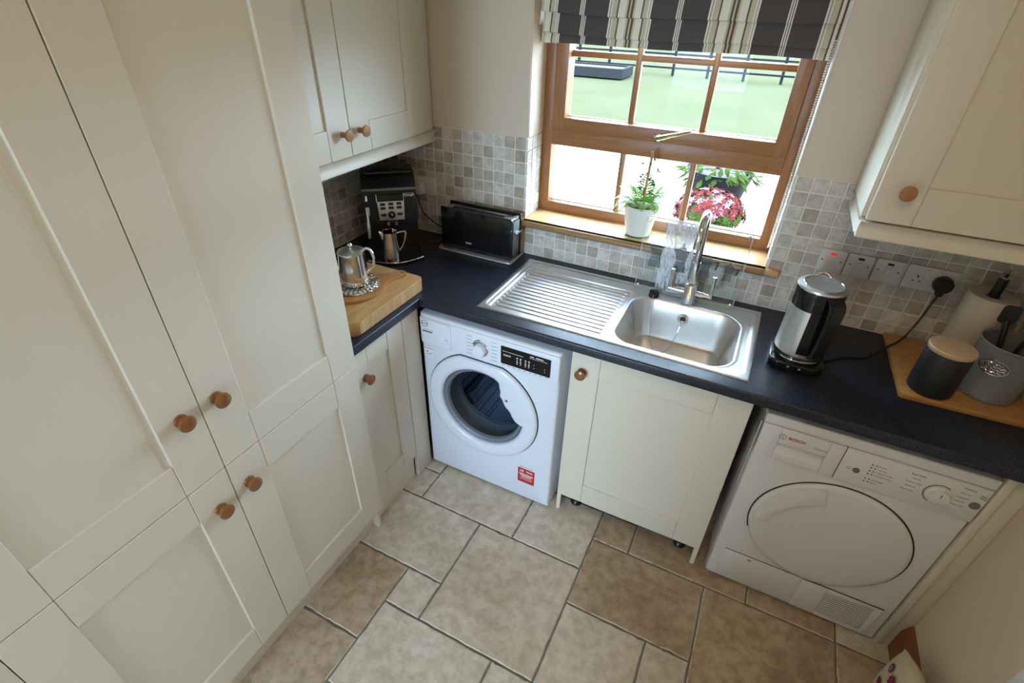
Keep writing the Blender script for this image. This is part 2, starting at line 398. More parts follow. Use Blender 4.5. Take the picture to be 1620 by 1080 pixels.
# skirting along the right wall: moulded top
prof = [(XR, 0), (XR - 0.022, 0), (XR - 0.022, 0.105), (XR - 0.016, 0.118), (XR - 0.014, 0.132), (XR - 0.006, 0.146), (XR, 0.15)]
MBs = MB(); MBs.prism([(p[0], p[1]) for p in prof], DY0 + 0.062, -0.546, 'y')
struct('baseboard_right', MBs, skirtm)

# unseen ceiling lamp, added to give warm fill light
lamp = thing('fill_lamp', (1.45, -1.45, ZT), 'added flush round fill lamp above the middle of the floor', 'lamp')
MB().lathe([(0.0, 0), (0.24, 0), (0.25, -0.02), (0.235, -0.03), (0, -0.03)], (1.45, -1.45, ZT), 40).build('fill_lamp_base', chrome, lamp)
MB().lathe([(0.235, -0.03), (0.22, -0.06), (0.17, -0.075), (0.0, -0.08)], (1.45, -1.45, ZT), 40).build('fill_lamp_shade', lampglass, lamp)

# floor tiles on a 151 mm module
FX = lambda n: 0.375 + 0.151 * n
FY = lambda k: -0.62 - 0.1515 * k
laid = []
occ = {}
def lay(n0, n1, k0, k1):
    laid.append((n0, n1, k0, k1))
    for i in range(n0, n1):
        for j in range(k0, k1): occ[(i, j)] = 1
for t4 in [(-2, 0, 0, 1), (0, 3, -1, 1), (3, 5, -1, 1), (5, 6, -1, 0), (6, 9, -3, 0), (5, 8, 0, 2), (2, 5, 1, 4), (-1, 2, 1, 3), (1, 2, 3, 4),
           (-1, 1, 3, 5), (-2, 1, 5, 7), (1, 4, 4, 6), (4, 5, 4, 5), (5, 7, 2, 4), (7, 8, 2, 4), (8, 11, 0, 3), (9, 11, -2, 0), (11, 14, 0, 2), (11, 14, -2, 0),
           (-2, 0, -1, 0), (1, 4, 6, 8), (4, 7, 5, 8), (8, 10, 3, 5)]:
    lay(*t4)
for j in range(-5, 19):
    for i in range(-5, 14):
        if (i, j) in occ: continue
        for w_, h_ in ((3, 2), (2, 2), (2, 1), (1, 1)):
            cells = [(a, c) for a in range(i, i + w_) for c in range(j, j + h_)]
            if all(q not in occ and q[0] < 14 and q[1] < 19 for q in cells):
                lay(i, i + w_, j, j + h_); break
def stone_slab(w_, h_, t_, seed, brown, jag=0.0016, n=14):
    """flat slab with slightly uneven, softened edges; origin at its centre, top at z=0"""
    rr = random.Random(seed); pts = []
    for (ax, ay), (bx_, by_) in (((-1, -1), (1, -1)), ((1, -1), (1, 1)), ((1, 1), (-1, 1)), ((-1, 1), (-1, -1))):
        for i in range(n):
            s_ = i / n; px = (ax + (bx_ - ax) * s_) * w_ / 2; py = (ay + (by_ - ay) * s_) * h_ / 2
            nx, ny = -(by_ - ay), (bx_ - ax)
            d_ = abs(rr.gauss(0, jag)) if i else jag
            ln = math.hypot(nx, ny); pts.append((px + nx / ln * d_, py + ny / ln * d_))
    m_ = MB(); cs = 1 - 0.005 / (min(w_, h_) / 2)
    pt = [(x_ * (1 - 0.006 / w_) + rr.gauss(0, 0.0007), y_ * (1 - 0.006 / h_) + rr.gauss(0, 0.0007)) for x_, y_ in pts]
    m_.loft([[(x_, y_, -t_) for x_, y_ in pts], [(x_, y_, -0.0026) for x_, y_ in pts], [(x_, y_, 0.0) for x_, y_ in pt]], False, True)
    me = m_.mesh('floor_tile', floorbrown if brown else floorpale, None, 20); me.materials.append(wornedge)
    for p in me.polygons:
        if len(p.vertices) == 4 and 0.1 < abs(p.normal.z) < 0.98 and rr.random() < 0.75: p.material_index = 1
    return me
BROWN = {(-1, 1, 3, 5), (5, 8, 0, 2), (8, 11, 0, 3), (-2, 1, 5, 7), (6, 9, -3, 0), (9, 11, -2, 0), (11, 14, 0, 2), (5, 6, -1, 0)}
slabs = {}
for q, (n0, n1, k0, k1) in enumerate(laid):
    x0, x1, y1, y0 = FX(n0), FX(n1), FY(k0), FY(k1)
    w_, h_ = n1 - n0, k1 - k0
    br = (n0, n1, k0, k1) in BROWN; key = (w_, h_, q % 2, br)
    if key not in slabs: slabs[key] = stone_slab(w_ * 0.151 - 0.005, h_ * 0.1515 - 0.005, 0.012, q + 5, br)
    if (x0 + x1) / 2 > 2.33 or (x0 + x1) / 2 < -0.35: continue
    inst('floor_tile', slabs[key], floor, ((x0 + x1) / 2, (y0 + y1) / 2, 0))

# mosaic wall tiles, 50 mm module, each a stone of its own on the wall
def mosaic(seed):
    rr = random.Random(seed); hw = 0.0232; pts = []
    for (ax, ay), (bx_, by_) in (((-1, -1), (1, -1)), ((1, -1), (1, 1)), ((1, 1), (-1, 1)), ((-1, 1), (-1, -1))):
        for i in range(3):
            s_ = i / 3; px = (ax + (bx_ - ax) * s_) * hw; py = (ay + (by_ - ay) * s_) * hw
            k_ = 0.965 if i == 0 else 1 - abs(rr.gauss(0, 0.018)); pts.append((px * k_, py * k_))
    m_ = MB()
    m_.loft([[(x_, 0.0, y_) for x_, y_ in pts], [(x_, -0.0055, y_) for x_, y_ in pts], [(x_ * 0.94, -0.008, y_ * 0.94) for x_, y_ in pts]], False, True)
    return m_.mesh('wall_tile', walltile, None, 25)
mos = [mosaic(i) for i in range(4)]
P_ = 0.05
def tile_field(parent, a_lines, z_lines, put):
    for a0, a1 in a_lines:
        for z0, z1 in z_lines:
            put(parent, (a0 + a1) / 2, (z0 + z1) / 2, (a1 - a0) / P_, (z1 - z0) / P_)
def cuts(lo, hi, ref):
    out = []; k = math.floor((lo - ref) / P_ + 1e-6)
    while ref + k * P_ < hi - 1e-4:
        a, b_ = max(lo, ref + k * P_), min(hi, ref + (k + 1) * P_)
        if b_ - a > 0.008: out.append((a, b_))
        k += 1
    return out
far_tiles = MB()
def joined(loc, rot, scale):
    n0 = len(far_tiles.bm.verts); far_tiles.bm.from_mesh(rnd.choice(mos)); far_tiles.bm.verts.ensure_lookup_table()
    M_ = Matrix.Translation(loc) @ Matrix.Rotation(rot, 4, 'Z') @ Matrix.Diagonal((*scale, 1))
    for v_ in far_tiles.bm.verts[n0:]: v_.co = M_ @ v_.co
def put_back(parent, a, z, sa, sz):
    if a < 0.0 or a > 2.02: return joined((a, YB, z), 0, (sa, 1, sz))
    inst('wall_tile', rnd.choice(mos), parent, (a, YB, z), (0, rnd.choice((0, 1, 2, 3)) * math.pi / 2 if abs(sa - 1) < .02 and abs(sz - 1) < .02 else 0, 0), (sa, 1, sz))
def put_left(parent, a, z, sa, sz): inst('wall_tile', rnd.choice(mos), parent, (XL - 0.008, a, z), (0, 0, math.pi / 2), (sa, 1, sz))
def put_rev(side, x_):
    return lambda parent, a, z, sa, sz: inst('wall_tile', rnd.choice(mos), parent, (x_, a, z), (0, 0, side), (sa, 0.4, sz))
zr = cuts(0.906, 1.400, 1.400)
mb = MB().box(XL, WX0, 0.003, YB + 0.001, 0.90, 1.400).box(WX1, XR, 0.003, YB + 0.001, 0.90, 1.400).box(WX0, WX1, 0.003, YB + 0.001, 0.90, 1.040)
grb = mb.build('tile_grout', grout, wall_back)
grl = MB().box(XL - 0.009, XL - 0.003, -0.97, 0.003, 0.90, 1.400).build('tile_grout', grout, wall_left)
tile_field(wall_back, cuts(-0.287, WX0 - 0.001, 0.0712), zr, put_back)
tile_field(wall_back, cuts(WX1 + 0.001, 2.224, 1.519), zr, put_back)
tile_field(wall_back, cuts(WX0, WX1, 0.5242), cuts(0.906, 1.040, 1.003), put_back)
tile_field(wall_left, cuts(-0.66, 0.0, 0.0), zr, put_left)
zrv = cuts(1.068, 1.400, 1.400)
tile_field(wall_back, cuts(0.001, 0.152, 0.001), zrv, put_rev(math.pi / 2, WX0))
tile_field(wall_back, cuts(0.001, 0.152, 0.001), zrv, lambda p, a, z, sa, sz: joined((WX1, a, z), -math.pi / 2, (sa, 0.4, sz)))
far_tiles.build('wall_tile', walltile2, wall_back, 25, kind='stuff')

# ------------------------------------------------------------------ window
win = thing('window_1', (0.97, 0.155, 1.06), 'brown oak-framed window with glazing bars over the sink', None)
del_cat = win.get('category')
win['kind'] = 'structure'
FY0, FY1 = 0.150, 0.222
mb = MB().box(0.476, 0.521, FY0, FY1, 1.06, 2.03, 0.003).box(1.418, 1.463, FY0, FY1, 1.06, 2.03, 0.003)
fo = mb.build('window_frame', oakv, win)
MB().box(0.519, 1.420, FY0 + .001, FY1, 1.06, 1.110, 0.003).build('window_frame', oak, win)
MB().box(0.519, 1.420, FY0 - .004, FY1, 1.355, 1.420, 0.004).build('transom', oak, win)
MB().box(0.519, 1.420, FY0, FY1, 1.985, 2.03, 0.003).build('window_frame', oak, win)
sash = MB().box(0.522, 0.576, FY0 - 0.012, FY1 - .01, 1.418, 1.985, 0.004).box(1.372, 1.418, FY0 - 0.012, FY1 - .01, 1.418, 1.985, 0.004).build('opening_sash', oakv, win)
MB().box(0.574, 1.374, FY0 - 0.011, FY1 - .01, 1.418, 1.466, 0.004).box(0.574, 1.374, FY0 - 0.011, FY1 - .01, 1.925, 1.985, 0.004).build('sash_rail', oak, sash)
# white glazing spacers and beads
MB().box(0.576, 1.372, 0.185, 0.190, 1.464, 1.470).build('glazing_spacer', steel, win)
MB().box(0.521, 1.418, 0.185, 0.190, 1.108, 1.114).build('glazing_spacer', steel, win)
for bx0, bx1 in ((0.829, 0.851), (1.103, 1.125)):
    MB().box(bx0, bx1, 0.172, 0.196, 1.464, 1.927, 0.003).build('glazing_bar', oakv, win)
for bx0, bx1 in ((0.818, 0.840), (1.099, 1.121)):
    MB().box(bx0, bx1, 0.172, 0.196, 1.108, 1.357, 0.003).build('glazing_bar', oakv, win)
MB().box(0.574, 1.374, 0.173, 0.195, 1.682, 1.704, 0.003).build('glazing_bar', oak, win)
for (a0, a1) in ((0.576, 0.829), (0.851, 1.103), (1.125, 1.372)):
    for (c0, c1) in ((1.466, 1.682), (1.704, 1.925)):
        MB().box(a0, a1, 0.183, 0.187, c0, c1).build('pane', glass, win)
for (a0, a1) in ((0.521, 0.818), (0.840, 1.099), (1.121, 1.418)):
    MB().box(a0, a1, 0.183, 0.187, 1.110, 1.355).build('pane', glass, win)
hd = MB().box(0.945, 0.995, FY0 - 0.024, FY0 - 0.010, 1.428, 1.446, 0.005).lathe([(0, 0), (0.013, 0), (0.013, 0.012), (0.010, 0.018), (0, 0.018)], (0.972, FY0 - 0.022, 1.437), 16, '-y').build('window_catch', brassy, win)
MB().tube([(0.965, 0.115, 1.437), (0.985, 0.108, 1.443), (1.02, 0.106, 1.455), (1.06, 0.108, 1.467), (1.085, 0.112, 1.474)], [0.009, 0.010, 0.008, 0.007, 0.005], 10).build('catch_lever', brassy, hd)
# plaster lining above tiles is the wall itself; right reveal lining whitened, window light put in its colour
MB().box(WX1 - 0.004, WX1 + 0.0005, 0.0, 0.149, 1.402, 2.03).build('reveal_lining', whitep, wall_back)
MB().box(WX0 - 0.0005, WX0 + 0.003, 0.012, 0.149, 1.402, 2.03).build('reveal_lining', wallp, wall_back)
mb = MB(); prof = []
for i in range(7):
    a = R(90 + 180 * i / 6); prof.append((-0.022 + 0.0135 * math.cos(a), 1.0535 + 0.0135 * math.sin(a)))
prof = [(0.152, 1.067)] + prof + [(0.152, 1.040)]
mb.prism(prof, WX0 + 0.0005, WX1 - 0.0005, 'x')
fr_prof = [(min(p[0], 0.0015), p[1]) for p in prof]
mb.prism([(0.0, 1.067)] + prof[1:-1] + [(0.0, 1.040)], 0.458, 1.510, 'x', 0.003)
sill = mb.build('window_sill', sillm, None, at=(0.97, 0.06, 1.04), label='pale oak window sill with rounded nose below the window', cat='window sill')

# ------------------------------------------------------------------ cabinets
KP = [(0.0, 0.0), (0.0155, 0.0), (0.0165, 0.003), (0.0155, 0.006), (0.0095, 0.009), (0.0085, 0.013), (0.012, 0.017), (0.0185, 0.0205), (0.0205, 0.0245), (0.0195, 0.029), (0.013, 0.0325), (0.0, 0.034)]
KP2 = [(0.0, 0.0), (0.010, 0.0), (0.0095, 0.010), (0.0095, 0.018), (0.012, 0.024), (0.0185, 0.029), (0.020, 0.032), (0.019, 0.036), (0.012, 0.038), (0.0, 0.0385)]
k_x = MB().lathe(KP, n=28, axis='+x').mesh('knob', knobm)
k_y = MB().lathe(KP, n=28, axis='-y').mesh('knob', knobm)
k2_x = MB().lathe(KP2, n=28, axis='+x').mesh('knob', knobl)
k2_y = MB().lathe(KP2, n=28, axis='-y').mesh('knob', knobl)
def shaker(parent, facing, a0, a1, z0, z1, front, knob=None, st=0.105, th=0.020, km=None, rec=0.008):
    def B(m_, p0, p1, q0, q1, d0, d1, bev=0.0016):
        if facing == '+x': m_.box(front - d1, front - d0, p0, p1, q0, q1, bev, 1)
        else: m_.box(p0, p1, front + d0, front + d1, q0, q1, bev, 1)
    m_ = MB(); g = 0.0006
    B(m_, a0, a0 + st - g, z0, z1, 0, th); B(m_, a1 - st + g, a1, z0, z1, 0, th)
    B(m_, a0 + st, a1 - st, z0, z0 + st - 0.003, 0.0004, th); B(m_, a0 + st, a1 - st, z1 - st + 0.003, z1, 0.0004, th)
    d = m_.build('door', cream, parent)
    m_ = MB(); B(m_, a0 + st - 0.004, a1 - st + 0.004, z0 + st - 0.006, z1 - st + 0.006, rec, th - 0.002, 0)
    m_.build('panel', cream, d)
    if knob:
        me = km or (k_x if facing == '+x' else k_y)
        loc = (front, knob[0], knob[1]) if facing == '+x' else (knob[0], front, knob[1])
        inst('knob', me, d, loc)
    return d
# tall larder units; door front x = 0.33
XT = 0.33
def tall(y0, y1, kn, label, end=False):
    t_ = thing('tall_cabinet', ((XL + XT) / 2, (y0 + y1) / 2, 0), label, 'cabinet', 'tall larder cabinets')
    MB().box(XL, XT - 0.021, y0 + 0.0005, y1 - 0.0005, 0.127, 2.15, 0.001).build('body', cream, t_)
    shaker(t_, '+x', y0 + 0.0010, y1 - 0.0010, 0.8535, 2.15, XT, (kn[0], 1.056))
    shaker(t_, '+x', y0 + 0.0010, y1 - 0.0010, 0.127, 0.8505, XT, (kn[0], kn[1]))
    MB().box(0.262, 0.280, y0, y1, 0.0, 0.127).build('plinth', cream, t_)
    if end: MB().box(XL, XT - 0.021, y1 - 0.018, y1 - 0.0004, 0.0, 0.128, 0.001).build('end_panel_leg', cream, t_)
    return t_
tall(-1.4665, -0.9665, (-1.424, 0.757), 'cream tall larder cabinet next to the chopping board corner', True)
tt = tall(-1.9665, -1.4665, (-1.516, 0.747), 'cream tall larder cabinet nearest the camera at the left edge')
MB().box(XL, XT, -2.04, -1.967, 0.0, 2.15, 0.001).build('end_panel', cream, tt)
# narrow base unit in the left run
XB = 0.293
bc = thing('base_cabinet', (0, -0.82, 0), 'narrow cream base cabinet under the chopping board', 'cabinet')
MB().box(XL, XB - 0.021, -0.9655, -0.6735, 0.135, 0.866, 0.001).build('body', cream, bc)
shaker(bc, '+x', -0.965, -0.6755, 0.135, 0.862, XB, (-0.900, 0.738), st=0.088)
MB().box(0.262, 0.275, -0.966, -0.68, 0.0, 0.135).build('plinth', cream, bc)
MB().box(XB - 0.019, XB, -0.6725, -0.572, 0.0, 0.868, 0.001).build('corner_post', cream, bc)
# sink unit
SX0, SX1, SY = 0.932, 1.529, -0.545
sc_ = thing('sink_cabinet', ((SX0 + SX1) / 2, -0.28, 0), 'cream sink cabinet between washing machine and dryer', 'cabinet')
mb = MB().box(SX0 + 0.0005, SX0 + 0.018, SY + 0.021, -0.03, 0.096, 0.868, 0.001).box(SX1 - 0.018, SX1 - 0.0005, SY + 0.021, -0.03, 0.096, 0.868, 0.001)
mb.box(SX0 + 0.018, SX1 - 0.018, SY + 0.021, -0.03, 0.096, 0.114).box(SX0 + 0.018, SX1 - 0.018, -0.045, -0.03, 0.114, 0.70)
mb.build('body', cream, sc_)
shaker(sc_, '-y', SX0, SX1, 0.098, 0.864, SY, (0.975, 0.772))
for xx in (SX0, SX1 - 0.017): MB().box(xx, xx + 0.017, SY + 0.001, SY + 0.022, 0.0, 0.0975, 0.001).build('end_panel_leg', cream, sc_)
for xx in (SX0 + 0.07, SX1 - 0.07):
    for yy in (SY + 0.075, -0.09):
        MB().lathe([(0, 0), (0.026, 0), (0.024, 0.010), (0.016, 0.018), (0.016, 0.096), (0, 0.096)], (xx, yy, 0), 20).build('foot', blackp, sc_)
# end panel beyond the dryer
ep = thing('end_panel', (2.19, -0.28, 0), 'cream end panel between the dryer and the right wall', 'panel')
MB().box(2.156, 2.178, -0.556, -0.01, 0.0, 0.868, 0.002).build('panel', cream, ep)
MB().box(2.1785, 2.2245, -0.545, -0.525, 0.0, 0.868, 0.002).build('filler_strip', cream, ep)
# wall unit on the left
wl = thing('wall_cabinet', (-0.13, -0.5, 1.39), 'cream wall cabinet with two doors above the coffee machine', 'cabinet', 'wall cabinets')
XU = 0.03
MB().box(XL, XU - 0.021, -0.966, -0.070, 1.392, 2.15, 0.001).build('body', cream, wl)
shaker(wl, '+x', -0.965, -0.5175, 1.384, 2.15, XU, (-0.556, 1.463), km=k2_x)
shaker(wl, '+x', -0.5145, -0.072, 1.384, 2.15, XU, (-0.468, 1.463), km=k2_x)
MB().box(XL, XU - 0.006, -0.0695, 0.0, 1.384, 2.15, 0.001).build('filler_strip', cream, wl)
def pelmet_profile(sgn, d0):
    return [(d0, 1.3835), (d0 - sgn * 0.006, 1.376), (d0 - sgn * 0.012, 1.366), (d0 - sgn * 0.008, 1.352), (d0 - sgn * 0.002, 1.343), (d0 - sgn * 0.004, 1.338), (d0 - sgn * 0.028, 1.338), (d0 - sgn * 0.028, 1.3835)]
mb = MB(); mb.prism(pelmet_profile(1, XU + 0.010), -0.966, -0.001, 'y'); mb.build('pelmet', cream, wl, 60)
# wall unit on the right
wr = thing('wall_cabinet', (1.95, -0.16, 1.39), 'cream wall cabinet above the switches at the right', 'cabinet', 'wall cabinets')
UX0, UY = 1.640, -0.322
MB().box(UX0, 2.2235, UY + 0.021, -0.001, 1.392, 2.15, 0.001).build('body', cream, wr)
MB().box(UX0 - 0.003, UX0 + 0.001, -0.19, -0.001, 1.388, 2.15, 0.0008).box(UX0 - 0.003, UX0 + 0.001, UY + 0.024, -0.192, 1.388, 2.15, 0.0008).build('side_panel', cream, wr)
shaker(wr, '-y', UX0 + 0.008, 2.222, 1.388, 2.15, UY, (1.709, 1.478), km=k2_y)
mb = MB(); mb.prism(pelmet_profile(-1, UY - 0.006), UX0 - 0.001, 2.2235, 'x')
mb.prism([(p[0] - UY + UX0 + 0.0, p[1]) for p in pelmet_profile(-1, UY - 0.006)], UY + 0.022, -0.001, 'y')
mb.build('pelmet', cream, wr, 60)

# ------------------------------------------------------------------ worktop (L-shaped, hole for the bowl)
WF, WT = -0.577, 0.870
mb = MB()
HX0, HX1, HY0, HY1 = 0.542, 1.484, -0.508, -0.058
outer = [(XL, YB), (XL, -0.966), (0.310, -0.966), (0.310, WF), (XR - 0.0005, WF), (XR - 0.0005, YB)]
bm = mb.bm
def flat(z):
    Vo = [bm.verts.new((x_, y_, z)) for x_, y_ in outer]
    Vh = [bm.verts.new((x_, y_, z)) for x_, y_ in ((HX0, HY1), (HX0, HY0), (HX1, HY0), (HX1, HY1))]
    A_, B_, C_, D_, E_, F_ = Vo; h0, h1, h2, h3 = Vh
    bm.faces.new((A_, B_, C_, D_, h1, h0)); bm.faces.new((D_, E_, h2, h1)); bm.faces.new((E_, F_, h3, h2)); bm.faces.new((F_, A_, h0, h3))
    return Vo, Vh
To, Th = flat(ZC); Bo, Bh = flat(WT)
for A_, B_ in ((To, Bo), (Th, Bh)):
    for i in range(len(A_)): bm.faces.new((A_[i], A_[(i + 1) % len(A_)], B_[(i + 1) % len(A_)], B_[i]))
bmesh.ops.recalc_face_normals(bm, faces=bm.faces)
es = [e for e in bm.edges if {e.verts[0], e.verts[1]} in ({To[2], To[3]}, {To[3], To[4]})]
bmesh.ops.bevel(bm, geom=es, offset=0.007, segments=4, profile=0.5, affect='EDGES')
mb.build('worktop', worktopm, None, 40, at=(0.97, -0.29, WT), label='dark speckled L-shaped worktop with inset sink', cat='worktop')
# ------------------------------------------------------------------ sink
def sstep(a, b_, x_):
    t_ = max(0.0, min(1.0, (x_ - a) / (b_ - a))); return t_ * t_ * (3 - 2 * t_)
def sdrr(x_, y_, cx, cy, hx, hy, r):
    qx, qy = abs(x_ - cx) - hx + r, abs(y_ - cy) - hy + r
    return math.hypot(max(qx, 0), max(qy, 0)) + min(max(qx, qy), 0) - r
KX0, KX1, KY0, KY1 = 0.530, 1.496, -0.520, -0.046
GR = [-0.474 + 0.0268 * i for i in range(13)]
def sink_z(x_, y_):
    z = 0.0045
    de = min(x_ - KX0, KX1 - x_, y_ - KY0, KY1 - y_)
    z -= 0.0035 * (1 - sstep(0.0, 0.006, de))
    z -= 0.0025 * sstep(0.0, -0.006, sdrr(x_, y_, 1.013, -0.283, 0.463, 0.217, 0.03))
    dd = sdrr(x_, y_, 0.797, -0.31, 0.228, 0.186, 0.02)
    z -= 0.0030 * sstep(0.004, -0.006, dd)
    if 0.575 < x_ < 1.012 and y_ < -0.13:
        for g in GR:
            x1 = 1.003 - 0.012 * (g + 0.15) / -0.32 * 0 
            if abs(y_ - g) < 0.009:
                fx = sstep(0.582, 0.590, x_) * (1 - sstep(0.998, 1.006, x_))
                z -= 0.0042 * fx * math.exp(-((y_ - g) / 0.0028) ** 2)
    db = sdrr(x_, y_, 1.238, -0.312, 0.200, 0.184, 0.085)
    z += 0.0016 * math.exp(-((db - 0.004) / 0.004) ** 2)
    z -= 0.150 * sstep(0.0, -0.045, db) + (0.006 * sstep(-0.05, -0.17, db) if db < -0.05 else 0)
    return z
sk = thing('kitchen_sink', (1.013, -0.283, ZC), 'stainless steel sink with ribbed drainer and single bowl', 'sink')
xs = [KX0 + (KX1 - KX0) * i / 190 for i in range(191)]; ys = [KY0 + (KY1 - KY0) * i / 300 for i in range(301)]
rows = [[(x_, y_, ZC + sink_z(x_, y_)) for x_ in xs] for y_ in ys]
MB().grid(rows).build('basin', steel, sk, 0 or 60)
MB().lathe([(0.010, 0.0005), (0.019, 0.0005), (0.021, 0.003), (0.019, 0.005), (0.014, 0.004), (0.010, 0.001)], (1.234, -0.146, 0.852), 28, '-y').build('overflow_ring', chrome, sk)
MB().lathe([(0, 0), (0.011, 0), (0.011, 0.002), (0, 0.002)], (1.234, -0.146, 0.852), 20, '-y').build('overflow_grille', blackp, sk)
MB().lathe([(0.022, 0.0), (0.040, 0.0), (0.040, 0.003), (0.034, 0.0035), (0.022, -0.002), (0.0, -0.003)], (1.238, -0.312, ZC - 0.150), 32).build('waste', chrome, sk)
pg = MB().lathe([(0, 0), (0.020, 0), (0.021, 0.004), (0.018, 0.016), (0.019, 0.022), (0.010, 0.026), (0, 0.026)], (1.104, -0.122, ZC + 0.003), 28).build('plug', blackp, sk)
ch = [(1.104, -0.122, 0.932), (1.104, -0.134, 0.927), (1.106, -0.146, 0.912), (1.110, -0.160, 0.885), (1.120, -0.185, 0.83), (1.140, -0.24, 0.785), (1.165, -0.285, 0.764), (1.190, -0.29, 0.762), (1.215, -0.26, 0.770), (1.228, -0.20, 0.805), (1.233, -0.165, 0.845), (1.234, -0.152, 0.852)]
bp_ = []
for a, b_ in zip(ch, ch[1:]):
    for i in range(3): bp_.append(Vector(a).lerp(Vector(b_), i / 3))
MB().tube(bp_, 0.0013, 6).build('plug_chain', chrome, sk)

tap = thing('mixer_tap', (1.232, -0.117, ZC), 'chrome swan-neck mixer tap with two lever handles behind the sink bowl', 'tap')
TZ = ZC + 0.004
MB().lathe([(0, 0), (0.029, 0), (0.029, 0.005), (0.024, 0.008), (0.024, 0.075), (0.026, 0.078), (0.026, 0.088), (0.018, 0.092), (0.015, 0.100), (0, 0.1)], (1.232, -0.117, TZ), 32).build('tap_body', chrome, tap)
pts = [(1.232, -0.117, TZ + 0.09), (1.232, -0.117, 1.06), (1.232, -0.118, 1.12), (1.232, -0.119, 1.18)]
for i in range(0, 13):
    a = R(180 - 15 * i * 1.02); pts.append((1.232, -0.192 - 0.073 * math.cos(a) * 1, 1.212 + 0.073 * math.sin(a)))
pts = pts[:4] + [(1.232, -0.192 + 0.073 * math.cos(R(15 * i)), 1.212 + 0.073 * math.sin(R(15 * i))) for i in range(13)] + [(1.232, -0.265, 1.19)]
MB().tube(pts, [0.014] * 2 + [0.0125] * (len(pts) - 2), 20).build('spout', chrome, tap)
MB().lathe([(0.0125, 0), (0.0145, 0.001), (0.0145, 0.006), (0.0125, 0.007)], (1.232, -0.117, 1.075), 24).build('swivel_ring', chrome, tap)
for s_, xx in ((-1, 1.156), (1, 1.307)):
    h_ = MB().tube([(1.232 + s_ * 0.02, -0.117, 0.957), (1.232 + s_ * 0.05, -0.117, 0.957), (1.232 + s_ * 0.051, -0.117, 0.957), (xx + s_ * 0.004, -0.117, 0.957)], [0.011, 0.011, 0.008, 0.008], 16).build('handle', chrome, tap)
    MB().tube([(xx, -0.117, 0.950), (xx, -0.117, 1.036), (xx, -0.117, 1.037)], [0.0075, 0.0075, 0.006], 16).build('lever', chrome, h_)

# clear splash panel standing behind the tap
sp = thing('splash_panel', (1.2, -0.076, ZC), 'clear glass splash panel with coffee pot prints behind the tap', 'panel')
MB().prism(rrect(1.016, 1.392, ZC + 0.0035, 1.206, 0.012), -0.079, -0.074, 'y', 0.0008, 1).build('glass_sheet', clear, sp)
eg = [(x_, -0.0765, z_) for x_, z_ in rrect(1.016, 1.392, ZC + 0.0045, 1.206, 0.012, 3)]
MB().tube(eg + eg[:1], 0.0016, 6, False).build('sheet_edge', edgeg, sp)
for xx, zz in ((1.027, ZC + 0.017), (1.381, ZC + 0.017), (1.027, 1.193), (1.381, 1.193)):
    MB().lathe([(0, 0), (0.006, 0), (0.006, 0.0015), (0.004, 0.003), (0, 0.003)], (xx, -0.079, zz), 18, '-y').build('screw', chrome, sp)
MB().poly([(x_, -0.0802, z_) for x_, z_ in ((1.094, 0.918), (1.208, 0.918), (1.211, 1.204), (1.098, 1.204))]).build('pale_streaky_strip', streaky, sp, 0)  # pale streaky see-through strip laid over the glass sheet
def moka(cx, zb, k, handle=True):
    f_ = lambda u, v_: (cx + u * k, -0.0806, zb + v_ * k)
    o = MB().poly([f_(*p) for p in ((-0.024, 0), (0.024, 0), (0.017, 0.042), (-0.017, 0.042))]).poly([f_(*p) for p in ((-0.016, 0.044), (0.016, 0.044), (0.026, 0.086), (-0.030, 0.090))]).poly([f_(*p) for p in ((-0.024, 0.089), (0.024, 0.088), (0.004, 0.100), (-0.004, 0.100))]).poly([f_(*p) for p in ((-0.004, 0.100), (0.004, 0.100), (0.006, 0.112), (-0.006, 0.112))])
    o = o.build('coffee_pot_print', film, sp, 0)
    if handle: MB().poly([f_(*p) for p in ((0.026, 0.078), (0.050, 0.082), (0.043, 0.042), (0.037, 0.042), (0.041, 0.074), (0.026, 0.072))]).build('pot_handle_print', darkt, o, 0)
moka(1.076, 1.010, 1.08, False); moka(1.170, 1.010, 1.04, False); moka(1.264, 1.012, 0.86); moka(1.345, 1.014, 0.68)

# ------------------------------------------------------------------ washing machine
WXc0, WXc1, WYf, WYb, WZ_ = 0.302, 0.902, -0.572, -0.03, 0.838
wm = thing('washing_machine', (0.602, -0.3, 0), 'white front-loading washing machine left of the sink cabinet', 'washing machine')
def ray_rect(cx, cz, a, x0, x1, z0, z1):
    dx, dz = math.cos(a), math.sin(a); t_ = 9
    if dx > 1e-9: t_ = min(t_, (x1 - cx) / dx)
    if dx < -1e-9: t_ = min(t_, (x0 - cx) / dx)
    if dz > 1e-9: t_ = min(t_, (z1 - cz) / dz)
    if dz < -1e-9: t_ = min(t_, (z0 - cz) / dz)
    return cx + dx * t_, cz + dz * t_
def front_angles(cx, cz, x0, x1, z0, z1, n=96):
    A = [2 * math.pi * i / n for i in range(n)] + [math.atan2(z - cz, x - cx) % (2 * math.pi) for x in (x0, x1) for z in (z0, z1)]
    return sorted(set(round(a, 6) for a in A))
DCX, DCZ = 0.580, 0.465
x0, x1, z0, z1 = WXc0, WXc1, 0.012, WZ_
AN = front_angles(DCX, DCZ, x0, x1, z0, z1)
def rect_loop(ins, y): return [(*[(p[0], y, p[1]) for p in [ray_rect(DCX, DCZ, a, x0 + ins, x1 - ins, z0 + ins, z1 - ins)]][0],) for a in AN]
def circ_loop(r, y, c=(DCX, DCZ)): return [(c[0] + r * math.cos(a), y, c[1] + r * math.sin(a)) for a in AN]
body = MB().loft([rect_loop(0, WYb), rect_loop(0, WYf + 0.010), rect_loop(0.003, WYf + 0.004), rect_loop(0.010, WYf), circ_loop(0.205, WYf), circ_loop(0.205, WYf + 0.03)], True, False).build('body', enamel, wm, 50)
